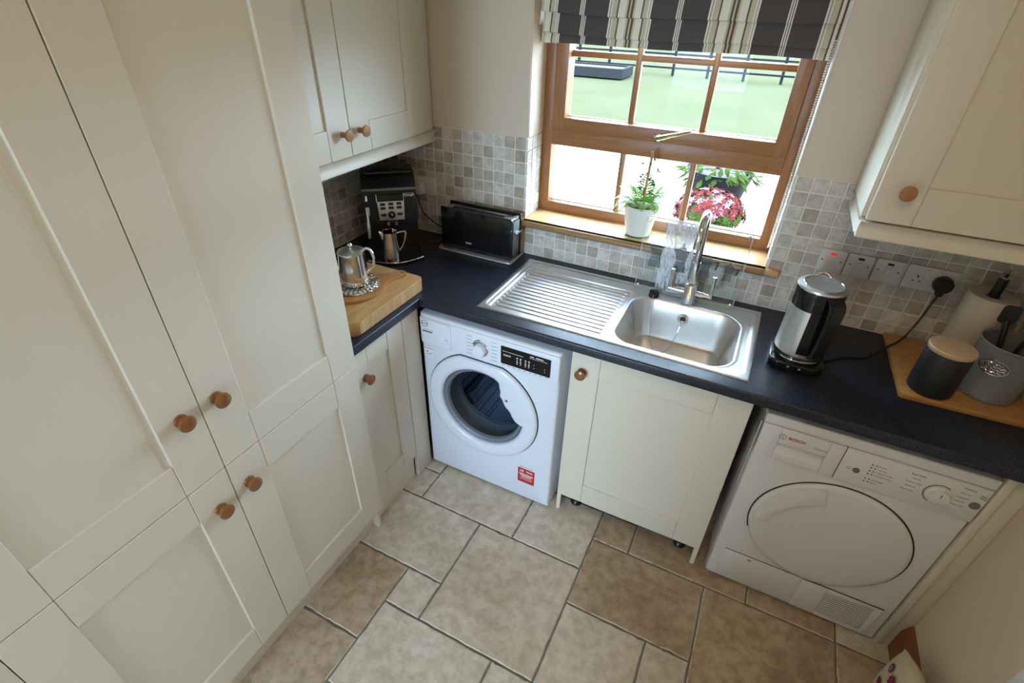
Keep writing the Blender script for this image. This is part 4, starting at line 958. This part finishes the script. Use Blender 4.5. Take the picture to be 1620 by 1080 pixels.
for r_, z_, w_, t_ in ((0.064, 0.262, 0.024, 0.006), (0.085, 0.258, 0.023, 0.007), (0.096, 0.240, 0.021, 0.009), (0.098, 0.19, 0.018, 0.009), (0.094, 0.12, 0.017, 0.009), (0.088, 0.07, 0.017, 0.009), (0.080, 0.060, 0.018, 0.007), (0.068, 0.058, 0.019, 0.006)):
    loops.append([(kx + dx_ * (r_ + du) + nx_ * dv, ky + dy_ * (r_ + du) + ny_ * dv, ZC + z_ + dw_) for du, dv, dw_ in ((-t_, -w_, 0), (t_, -w_, t_ * 0.4), (t_, w_, t_ * 0.4), (-t_, w_, 0))])
m_ = MB().loft(loops, True, True); bmesh.ops.bevel(m_.bm, geom=m_.bm.edges[:], offset=0.0025, segments=2, affect='EDGES'); m_.build('handle', blackp, kt)
wi = MB().lathe([(0.0730, 0.012), (0.0712, 0.08), (0.0692, 0.155)], (kx, ky, ZC + 0.0525), 20, 'z', -100, -12).build('water_window', blackg, kt)
for a_ in (-104, -80): MB().lathe([(0, 0), (0.004, 0), (0.0035, 0.001), (0, 0.0012)], (kx + 0.0775 * math.cos(R(a_ + 0)) , ky - 0.0803, ZC + 0.018), 14, '-y').build('touch_button', greyt, kt)
cable('kettle_cable', [(kx + 0.080, ky + 0.02, ZC + 0.006), (1.76, -0.235, ZC + 0.005), (1.83, -0.20, ZC + 0.006), (1.88, -0.15, 0.935), (1.925, -0.10, 0.955), (1.955, -0.06, 1.02), (1.968, -0.045, 1.085), (1.972, -0.045, 1.105)], 0.0036, None, at=(1.85, -0.2, ZC), label='black kettle cable rising to the plug on the tiled wall', cat='cable')
# fused switches and double socket
for i, (x0_, x1_) in enumerate(((1.613, 1.694), (1.698, 1.776), (1.7815, 1.8635))):
    t_ = plate('fused_switch', x0_, x1_, ('white wall switch with lit red neon above the kettle', 'white wall switch with dark neon, next to the lit one', 'white wall switch with dark neon, next to the double socket')[i], 'switch', 'switches on the tiled wall')
    c_ = (x0_ + x1_) / 2
    MB().box(c_ - 0.009, c_ + 0.009, -0.0125, -0.0095, 1.160, 1.168, 0.001).build('neon', redl if i == 0 else dredl, t_)
    MB().box(c_ - 0.008, c_ + 0.008, -0.0135, -0.0095, 1.128, 1.150, 0.0015).build('rocker', plastic, t_)
    for xx, zz in ((x0_ + 0.012, 1.140), (x1_ - 0.012, 1.140)): MB().lathe([(0, 0), (0.003, 0), (0.003, 0.001), (0, 0.001)], (xx, -0.010, zz), 12, '-y').build('screw', greyb, t_)
ds = plate('double_socket', 1.871, 2.015, 'white double wall socket with a black plug at the right', 'socket', None)
for c_ in (1.907, 1.979):
    MB().box(c_ - 0.0025, c_ + 0.0025, -0.0104, -0.0098, 1.138, 1.146).box(c_ - 0.013, c_ - 0.006, -0.0104, -0.0098, 1.124, 1.128).box(c_ + 0.006, c_ + 0.013, -0.0104, -0.0098, 1.124, 1.128).build('socket_slots', darkt, ds)
    MB().box(c_ - 0.007 + (0.02 if c_ < 1.94 else -0.02), c_ + 0.005 + (0.02 if c_ < 1.94 else -0.02), -0.0135, -0.0095, 1.152, 1.170, 0.0015).build('rocker', plastic, ds)
pl2 = thing('mains_plug', (1.977, -0.01, 1.133), 'black mains plug of the kettle in the double socket', 'plug')
MB().lathe([(0.027, 0.0), (0.028, 0.006), (0.026, 0.024), (0.020, 0.030), (0, 0.031)], (1.977, -0.0108, 1.133), 32, '-y').build('plug_body', blackm, pl2)
MB().box(1.966, 1.986, -0.040, -0.016, 1.098, 1.115, 0.004).build('cable_grip', blackm, pl2)
# wooden serving board with jars
sb = MB().prism([(1.893, -0.012), (1.903, -0.378), (1.910, -0.385), (2.221, -0.375), (2.221, -0.012)], ZC + 0.0005, ZC + 0.0185, 'z', 0.003, 2).build('serving_board', pinem, None, at=(2.06, -0.2, ZC), label='pale pine board under the jars at the right end', cat='serving board')
BZ = ZC + 0.019
cn = thing('storage_canister', (1.980, -0.322, BZ), 'matt black canister with pale wooden lid on the pine board', 'canister')
MB().lathe([(0, 0), (0.053, 0), (0.057, 0.004), (0.058, 0.02), (0.058, 0.136), (0.0565, 0.140), (0, 0.140)], (1.980, -0.322, BZ), 56).build('jar', blackm, cn)
MB().lathe([(0, 0), (0.0575, 0), (0.0585, 0.002), (0.0585, 0.010), (0.056, 0.013), (0, 0.014)], (1.980, -0.322, BZ + 0.1405), 56).build('lid', lidwood, cn)
jx2, jy2 = 2.128, -0.252
gj = thing('utensil_jar', (jx2, jy2, BZ), 'glossy grey utensil jar with embossed oval emblem', 'jar')
MB().lathe([(0, 0), (0.072, 0), (0.075, 0.004), (0.0755, 0.010), (0.074, 0.014), (0.075, 0.165), (0.0775, 0.170), (0.076, 0.173), (0.072, 0.170), (0.071, 0.02), (0, 0.02)], (jx2, jy2, BZ), 64).build('jar_body', greyjar, gj)
em = []; ea = R(-122)
for i in range(37):
    t_ = 2 * math.pi * i / 36; aa = ea + 0.036 * math.cos(t_) / 0.076; em.append((jx2 + 0.0762 * math.cos(aa), jy2 + 0.0762 * math.sin(aa), BZ + 0.115 + 0.022 * math.sin(t_)))
e_ = MB().tube(em, 0.0014, 6, False).build('emblem', chrome, gj)
for k, (w_, zz) in enumerate(((0.020, 0.126), (0.028, 0.118), (0.030, 0.110), (0.022, 0.102))):
    pts = []
    for i in range(13):
        aa = ea + w_ * (i / 6 - 1) / 0.076; pts.append((jx2 + 0.0758 * math.cos(aa), jy2 + 0.0758 * math.sin(aa), BZ + zz + 0.0025 * math.sin(i * 2.3 + k)))
    MB().tube(pts, 0.0016, 6).build('emblem_scroll', chrome, e_)
ut = thing('spatula', (2.11, -0.25, BZ + 0.022), 'black kitchen spatula standing in the grey jar', 'utensil')
MB().tube([(2.125, -0.262, BZ + 0.024), (2.105, -0.225, BZ + 0.17), (2.098, -0.212, BZ + 0.215)], [0.006, 0.007, 0.008], 10).build('handle', blackm, ut)
MB().prism(rrect(2.075, 2.118, BZ + 0.205, BZ + 0.262, 0.012), -0.214, -0.208, 'y', 0.002, 1).build('blade', blackm, ut)
ut = thing('ladle', (2.14, -0.25, BZ + 0.022), 'dark ladle with rounded bowl standing in the grey jar', 'utensil')
MB().tube([(2.130, -0.245, BZ + 0.024), (2.150, -0.235, BZ + 0.16), (2.158, -0.23, BZ + 0.20)], [0.004, 0.005, 0.005], 10).build('handle', blackm, ut)
MB().lathe([(0, 0), (0.018, 0.004), (0.030, 0.014), (0.036, 0.032), (0.034, 0.032), (0.028, 0.017), (0.017, 0.007), (0, 0.003)], (2.163, -0.232, BZ + 0.196), 28).build('bowl', plain('dark_teal_plastic', (0.03, 0.045, 0.047), 0.25), ut)
tr = thing('paper_towel_holder', (2.088, -0.082, BZ), 'upright paper towel holder with black pole and chrome finial', 'towel holder')
MB().lathe([(0, 0), (0.070, 0), (0.072, 0.004), (0.070, 0.009), (0, 0.010)], (2.088, -0.082, BZ), 48).build('base', blackm, tr)
MB().tube([(2.088, -0.082, BZ + 0.01), (2.088, -0.082, BZ + 0.290)], 0.0135, 20).build('pole', blackm, tr)
MB().lathe([(0.0135, 0), (0.010, 0.004), (0.011, 0.010), (0.013, 0.018), (0.009, 0.026), (0, 0.030)], (2.088, -0.082, BZ + 0.290), 24).build('finial', chrome, tr)
rl = thing('paper_towel_roll', (2.088, -0.082, BZ + 0.0105), 'roll of cream paper towel on the upright holder', 'paper towel')
MB().lathe([(0.0185, 0.002), (0.060, 0.0), (0.064, 0.004), (0.064, 0.218), (0.060, 0.222), (0.030, 0.221), (0.0215, 0.219), (0.0185, 0.215), (0.0185, 0.002)], (2.088, -0.082, BZ + 0.0105), 56).build('roll', towelm, rl)
MB().lathe([(0.0145, 0.002), (0.0180, 0.002), (0.0180, 0.218), (0.0145, 0.218), (0.0145, 0.002)], (2.088, -0.082, BZ + 0.0105), 32).build('cardboard_core', plain('cardboard', (0.32, 0.21, 0.12), 0.8), rl)

# ------------------------------------------------------------------ window sill plant
ppx, ppy, ppz = 0.960, 0.072, 1.0675
sc2 = MB().lathe([(0, 0), (0.056, 0), (0.066, 0.004), (0.068, 0.006), (0.064, 0.006), (0.055, 0.003), (0, 0.003)], (ppx, ppy, ppz), 48).build('glass_saucer', dishg, None, at=(ppx, ppy, ppz), label='round clear glass saucer under the plant pot', cat='saucer')
pp = thing('potted_fern', (ppx, ppy, ppz + 0.0035), 'fern with bamboo stake in a cream pot on the sill', 'plant')
MB().lathe([(0, 0), (0.047, 0), (0.050, 0.003), (0.060, 0.06), (0.067, 0.118), (0.068, 0.122), (0.0655, 0.122), (0.064, 0.112)], (ppx, ppy, ppz + 0.0035), 56).build('pot', ivory, pp)
MB().lathe([(0.0655, 0.110), (0.0655, 0.118), (0.061, 0.120), (0.059, 0.112)], (ppx, ppy, ppz + 0.0035), 48).build('inner_pot', potbrown, pp)
MB().lathe([(0.0600, 0.110), (0.03, 0.113), (0, 0.114)], (ppx, ppy, ppz + 0.0035), 32).build('soil', soil, pp)
tz_ = ppz + 0.115
MB().tube([(ppx, ppy, tz_ - 0.03), (ppx + 0.006, ppy + 0.006, tz_ + 0.215)], 0.0052, 8).build('stake', stakem, pp)
fr_r = random.Random(3)
def frond(a, ln, lift, droop):
    m_ = MB(); n = 13; base = Vector((ppx + 0.018 * math.cos(a), ppy + 0.018 * math.sin(a), tz_)); sp_ = []
    for i in range(n + 1):
        t_ = i / n; r_ = ln * t_; sp_.append(base + Vector((math.cos(a) * r_, math.sin(a) * r_, lift * t_ - droop * t_ * t_)))
    m_.tube(sp_, [0.0011 * (1 - 0.6 * i / n) for i in range(n + 1)], 5)
    side = Vector((-math.sin(a), math.cos(a), 0))
    for i in range(2, n):
        t_ = i / n; l_ = 0.030 * math.sin(math.pi * (0.18 + 0.8 * t_)) * (ln / 0.09); d_ = (sp_[i + 1] - sp_[i]).normalized()
        for s_ in (-1, 1):
            tip = sp_[i] + side * s_ * l_ + d_ * l_ * 0.45 + Vector((0, 0, -0.15 * l_)); w_ = d_ * 0.0046
            mid = (sp_[i] + tip) / 2
            m_.bm.faces.new([m_.bm.verts.new(p) for p in (sp_[i] - w_ * 0.4, mid - w_, tip, mid + w_)])
    return m_.build('frond', fernm, pp, 0)
for k in range(28):
    a = 2 * math.pi * k / 14 + fr_r.uniform(-0.2, 0.2)
    frond(a, fr_r.uniform(0.070, 0.105), fr_r.uniform(0.09, 0.18), fr_r.uniform(0.05, 0.15))
for k in range(12):
    z_ = tz_ + 0.05 + 0.0115 * k; a = k * 2.4; ln = fr_r.uniform(0.025, 0.055)
    p0 = Vector((ppx + 0.003, ppy + 0.003, z_)); p1 = p0 + Vector((math.cos(a) * ln * .6, math.sin(a) * ln * .6, 0.012)); p2 = p0 + Vector((math.cos(a) * ln, math.sin(a) * ln, 0.004))
    m_ = MB().tube([p0, p1, p2], [0.0012, 0.001, 0.0008], 5)
    for q in range(3):
        c_ = p1.lerp(p2, q / 2); d_ = Vector((fr_r.uniform(-1, 1), fr_r.uniform(-1, 1), fr_r.uniform(-1.4, 0.1))) * 0.013; s_ = d_.orthogonal().normalized() * 0.0045
        m_.bm.faces.new([m_.bm.verts.new(p) for p in (c_, c_ + d_ * .5 + s_, c_ + d_, c_ + d_ * .5 - s_)])
    m_.build('dry_twig', twigm, pp, 0)

# ------------------------------------------------------------------ roman blind
bl = thing('roman_blind', (0.967, 0.06, 1.73), 'dark brown roman blind with cream stripes, raised above the window', 'blind')
OFF[bl] = (0, 0, 0); bl.location = (0, 0, 0)
def fold(name, x0_, x1_, prof, amp, ph):
    n = 60; rows_ = []
    for (y_, z_) in prof:
        row = []
        for i in range(n + 1):
            t_ = i / n; x_ = x0_ + (x1_ - x0_) * t_
            sag = -amp * math.sin(math.pi * t_) + 0.0025 * math.sin(t_ * 9 + ph)
            row.append((x_, y_ + 0.003 * math.sin(t_ * 14 + ph), z_ + sag))
        rows_.append(row)
    MB().grid(rows_).build(name, blindm, bl, 60)
fold('fabric_fold', 0.492, 1.449, [(0.098, 1.80), (0.088, 1.760), (0.080, 1.738), (0.082, 1.728), (0.090, 1.727), (0.096, 1.736), (0.100, 1.80)], -0.003, 0.5)
fold('fabric_fold', 0.491, 1.449, [(0.085, 1.86), (0.075, 1.810), (0.066, 1.772), (0.066, 1.765), (0.074, 1.761), (0.082, 1.768), (0.084, 1.80)], 0.007, 1.7)
fold('fabric_fold', 0.490, 1.449, [(0.075, 1.93), (0.064, 1.875), (0.054, 1.837), (0.054, 1.830), (0.062, 1.827), (0.070, 1.834), (0.072, 1.86)], 0.010, 2.6)
fold('fabric_fold', 0.490, 1.449, [(0.066, 2.025), (0.060, 1.95), (0.054, 1.905), (0.056, 1.893), (0.066, 1.890), (0.072, 1.90)], 0.008, 3.3)
MB().box(0.490, 1.450, 0.055, 0.10, 1.995, 2.028, 0.003).build('headrail', whitep, bl)
bead = MB().lathe([(0, -0.003), (0.0021, -0.0021), (0.003, 0), (0.0021, 0.0021), (0, 0.003)], n=8).mesh('chain_bead', plain('ivory_beads', (0.85, 0.80, 0.70), 0.4))
for s_ in (0, 1):
    nb = 92
    for i in range(nb):
        t_ = i / (nb - 1)
        inst('chain_bead', bead, bl, (1.4515 + 0.004 * s_, 0.098 + 0.012 * s_, 1.78 + (1.105 - 1.78) * t_))

# ------------------------------------------------------------------ patterned cushion on the floor
ds_ = thing('cushion', (2.150, -0.86, 0), 'cream cotton cushion with flower print standing by the wooden skirting', 'cushion')
cl = plain('cream_cotton', (0.60, 0.55, 0.40), 0.9)
def pillow(u, v, s_):
    """u along the wall, v up, both -1..1; s_ = side"""
    y_ = -0.862 + 0.157 * u * (1 - 0.05 * (1 - v * v)); h_ = 0.226 + 0.062 * (1 - u * u)
    th = 0.047 * (max(0.0, (1 - u ** 2) * (1 - v ** 2))) ** 0.42
    return (2.150 + s_ * th, y_, h_ * (v + 1) / 2)
n = 22
for s_ in (-1, 1):
    rows_ = [[pillow(-1 + 2 * i / n, -1 + 2 * j / n, s_) for i in range(n + 1)] for j in range(n + 1)]
    if s_ < 0: cm_ = MB().grid(rows_)
    else: cm_.grid(rows_)
bmesh.ops.remove_doubles(cm_.bm, verts=cm_.bm.verts, dist=0.0002)
cm_.build('cover', cl, ds_, 70)
seam = [pillow(u, 1, 1) for u in [-1 + 2 * i / 20 for i in range(21)]] + [pillow(1, v, 1) for v in [1 - 2 * i / 10 for i in range(1, 11)]]
MB().tube(seam, 0.0022, 6).build('piping', cl, ds_)
def motif(c, nrm, r, m1, m2):
    n_ = Vector(nrm).normalized(); u_ = n_.orthogonal().normalized(); w_ = n_.cross(u_); c = Vector(c)
    o = MB().poly([c + (u_ * math.cos(a) + w_ * math.sin(a)) * r * (1 + 0.14 * math.cos(9 * a)) + n_ * 0.001 for a in [2 * math.pi * i / 72 for i in range(72)]]).build('flower_print', m1, ds_, 0)
    MB().poly([c + (u_ * math.cos(a) + w_ * math.sin(a)) * r * 0.66 + n_ * 0.002 for a in [2 * math.pi * i / 24 for i in range(24)]]).build('flower_centre', m2, o, 0)
crim = plain('crimson_cotton', (0.20, 0.015, 0.025), 0.9); blu = plain('blue_cotton', (0.16, 0.24, 0.33), 0.9); mag = plain('magenta_cotton', (0.25, 0.03, 0.10), 0.9)
def on_cover(u, v, r, m1, m2):
    p = Vector(pillow(u, v, -1)); du = Vector(pillow(u + .03, v, -1)) - p; dv = Vector(pillow(u, v + .03, -1)) - p; n_ = du.cross(dv).normalized()
    if n_.x > 0: n_ = -n_
    motif(p + n_ * 0.003, n_, r, m1, m2)
on_cover(0.56, 0.58, 0.0155, crim, blu); on_cover(0.25, 0.50, 0.020, crim, mag); on_cover(0.50, 0.02, 0.016, crim, mag); on_cover(-0.1, 0.1, 0.018, crim, blu)

# ------------------------------------------------------------------ outside
GZ = -0.15
MB().box(-14, 18, 0.30, 7.0, GZ - 0.1, GZ).box(-10, 12, -14, -5.13, GZ - 0.1, GZ).build('paving', pavem, None, kind='structure')
MB().grid([[(-30 + 5 * i, 7.0 + 2.0 * j, GZ - 0.03 + 0.01 * math.sin(i * 1.3 + j)) for i in range(13)] for j in range(14)]).build('lawn', lawnm, None, 60, kind='stuff', label='pale green mown lawn seen through the window', cat='grass')
fn = thing('post_and_rail_fence', (-2, 17, GZ), 'black post-and-rail fence at the far edge of the lawn', 'fence')
post = MB().box(-0.04, 0.04, -0.04, 0.04, 0, 0.95, 0.006, 1).mesh('post', fencem)
for i in range(13): inst('post', post, fn, (-8.70 + 1.08 * i, 17.0, GZ - 0.02))
for z_ in (0.03, 0.22, 0.42, 0.62): MB().box(-9, 4.6, 16.925, 16.955, z_, z_ + 0.055, 0.004, 1).build('rail', fencem, fn)
rb = thing('raised_bed', (-4.9, 15.3, GZ), 'low grey timber raised bed on the lawn near the fence', 'planter')
MB().box(-6.6, -3.3, 14.9, 15.0, GZ, 0.12, 0.01, 1).build('board', bedm, rb); MB().box(-6.6, -3.3, 16.0, 16.1, GZ, 0.12, 0.01, 1).build('board', bedm, rb)
MB().box(-3.4, -3.3, 15.0, 16.0, GZ, 0.12, 0.01, 1).build('board', bedm, rb); MB().box(-6.6, -3.4, 15.0, 16.0, GZ, 0.07).build('bed_soil', soil, rb)
gp = thing('garden_planter', (0.87, 4.75, GZ), 'large slate grey planter with trailing green leaves outside', 'planter')
MB().lathe([(0, 0), (0.27, 0), (0.29, 0.02), (0.38, 0.33), (0.395, 0.36), (0.36, 0.36), (0.34, 0.31)], (0.87, 4.75, GZ), 48).build('pot', planterm, gp)
MB().lathe([(0.345, 0.31), (0, 0.33)], (0.87, 4.75, GZ), 32).build('soil', soil, gp)
gr = random.Random(11)
m_ = MB()
for k in range(130):
    a = gr.uniform(0, 6.283); r_ = 0.38 * math.sqrt(gr.random()); r_ = r_ if k % 2 else gr.uniform(0.35, 0.41)
    c_ = Vector((0.87 + r_ * math.cos(a), 4.75 + r_ * math.sin(a), GZ + 0.36 + gr.uniform(-0.02, 0.10) - (0.06 if r_ > 0.36 else 0)))
    d_ = Vector((math.cos(a), math.sin(a), gr.uniform(-1.2, 0.3))).normalized() * gr.uniform(0.12, 0.2); s_ = d_.cross(Vector((0, 0, 1))).normalized() * 0.035
    m_.bm.faces.new([m_.bm.verts.new(p) for p in (c_, c_ + d_ * .45 + s_, c_ + d_, c_ + d_ * .45 - s_)])
m_.build('leaves', leafm, gp, 0, kind='stuff')
fp = thing('flower_bowl', (0.93, 3.75, GZ), 'bowl of pink and red flowers on the paving outside', 'flowers')
MB().lathe([(0, 0), (0.20, 0), (0.28, 0.16), (0.29, 0.18), (0.26, 0.18), (0.24, 0.14)], (0.93, 3.75, GZ), 40).build('bowl', terram, fp)
m_ = MB(); mf = MB(); mf2 = MB()
pink2 = plain('magenta_blossom', (0.056, 0.014, 0.018), 0.6)
for k in range(900):
    a = gr.uniform(0, 6.283); ph = math.acos(gr.uniform(0.0, 1)); n_ = Vector((math.cos(a) * math.sin(ph), math.sin(a) * math.sin(ph), math.cos(ph)))
    c_ = Vector((0.93, 3.75, GZ + 0.12)) + Vector((n_.x * 0.36, n_.y * 0.36, n_.z * 0.26)) * gr.uniform(0.85, 1.05)
    u_ = n_.orthogonal().normalized(); w_ = n_.cross(u_)
    leaf = (n_.z < 0.30 and n_.y < 0.1 and n_.x > -0.5 and gr.random() < 0.85) or gr.random() < 0.08
    tgt = m_ if leaf else (mf2 if gr.random() < 0.25 else mf); r_ = gr.uniform(0.034, 0.052)
    tgt.bm.faces.new([tgt.bm.verts.new(c_ + (u_ * math.cos(t_) + w_ * math.sin(t_)) * r_ * (0.72 + 0.28 * math.cos(5 * t_)) + n_ * gr.uniform(-.006, .006)) for t_ in [2 * math.pi * i / 20 for i in range(20)]])
MB().lathe([(0.27, 0.15), (0.31, 0.20), (0.25, 0.29), (0.12, 0.34), (0, 0.35)], (0.93, 3.75, GZ), 24).build('foliage_mound', leafm, fp, 60)
m_.build('leaves', leafm, fp, 0, kind='stuff'); mf.build('blossoms', pinkm, fp, 0, kind='stuff'); mf2.build('magenta_blossoms', pink2, fp, 0, kind='stuff')
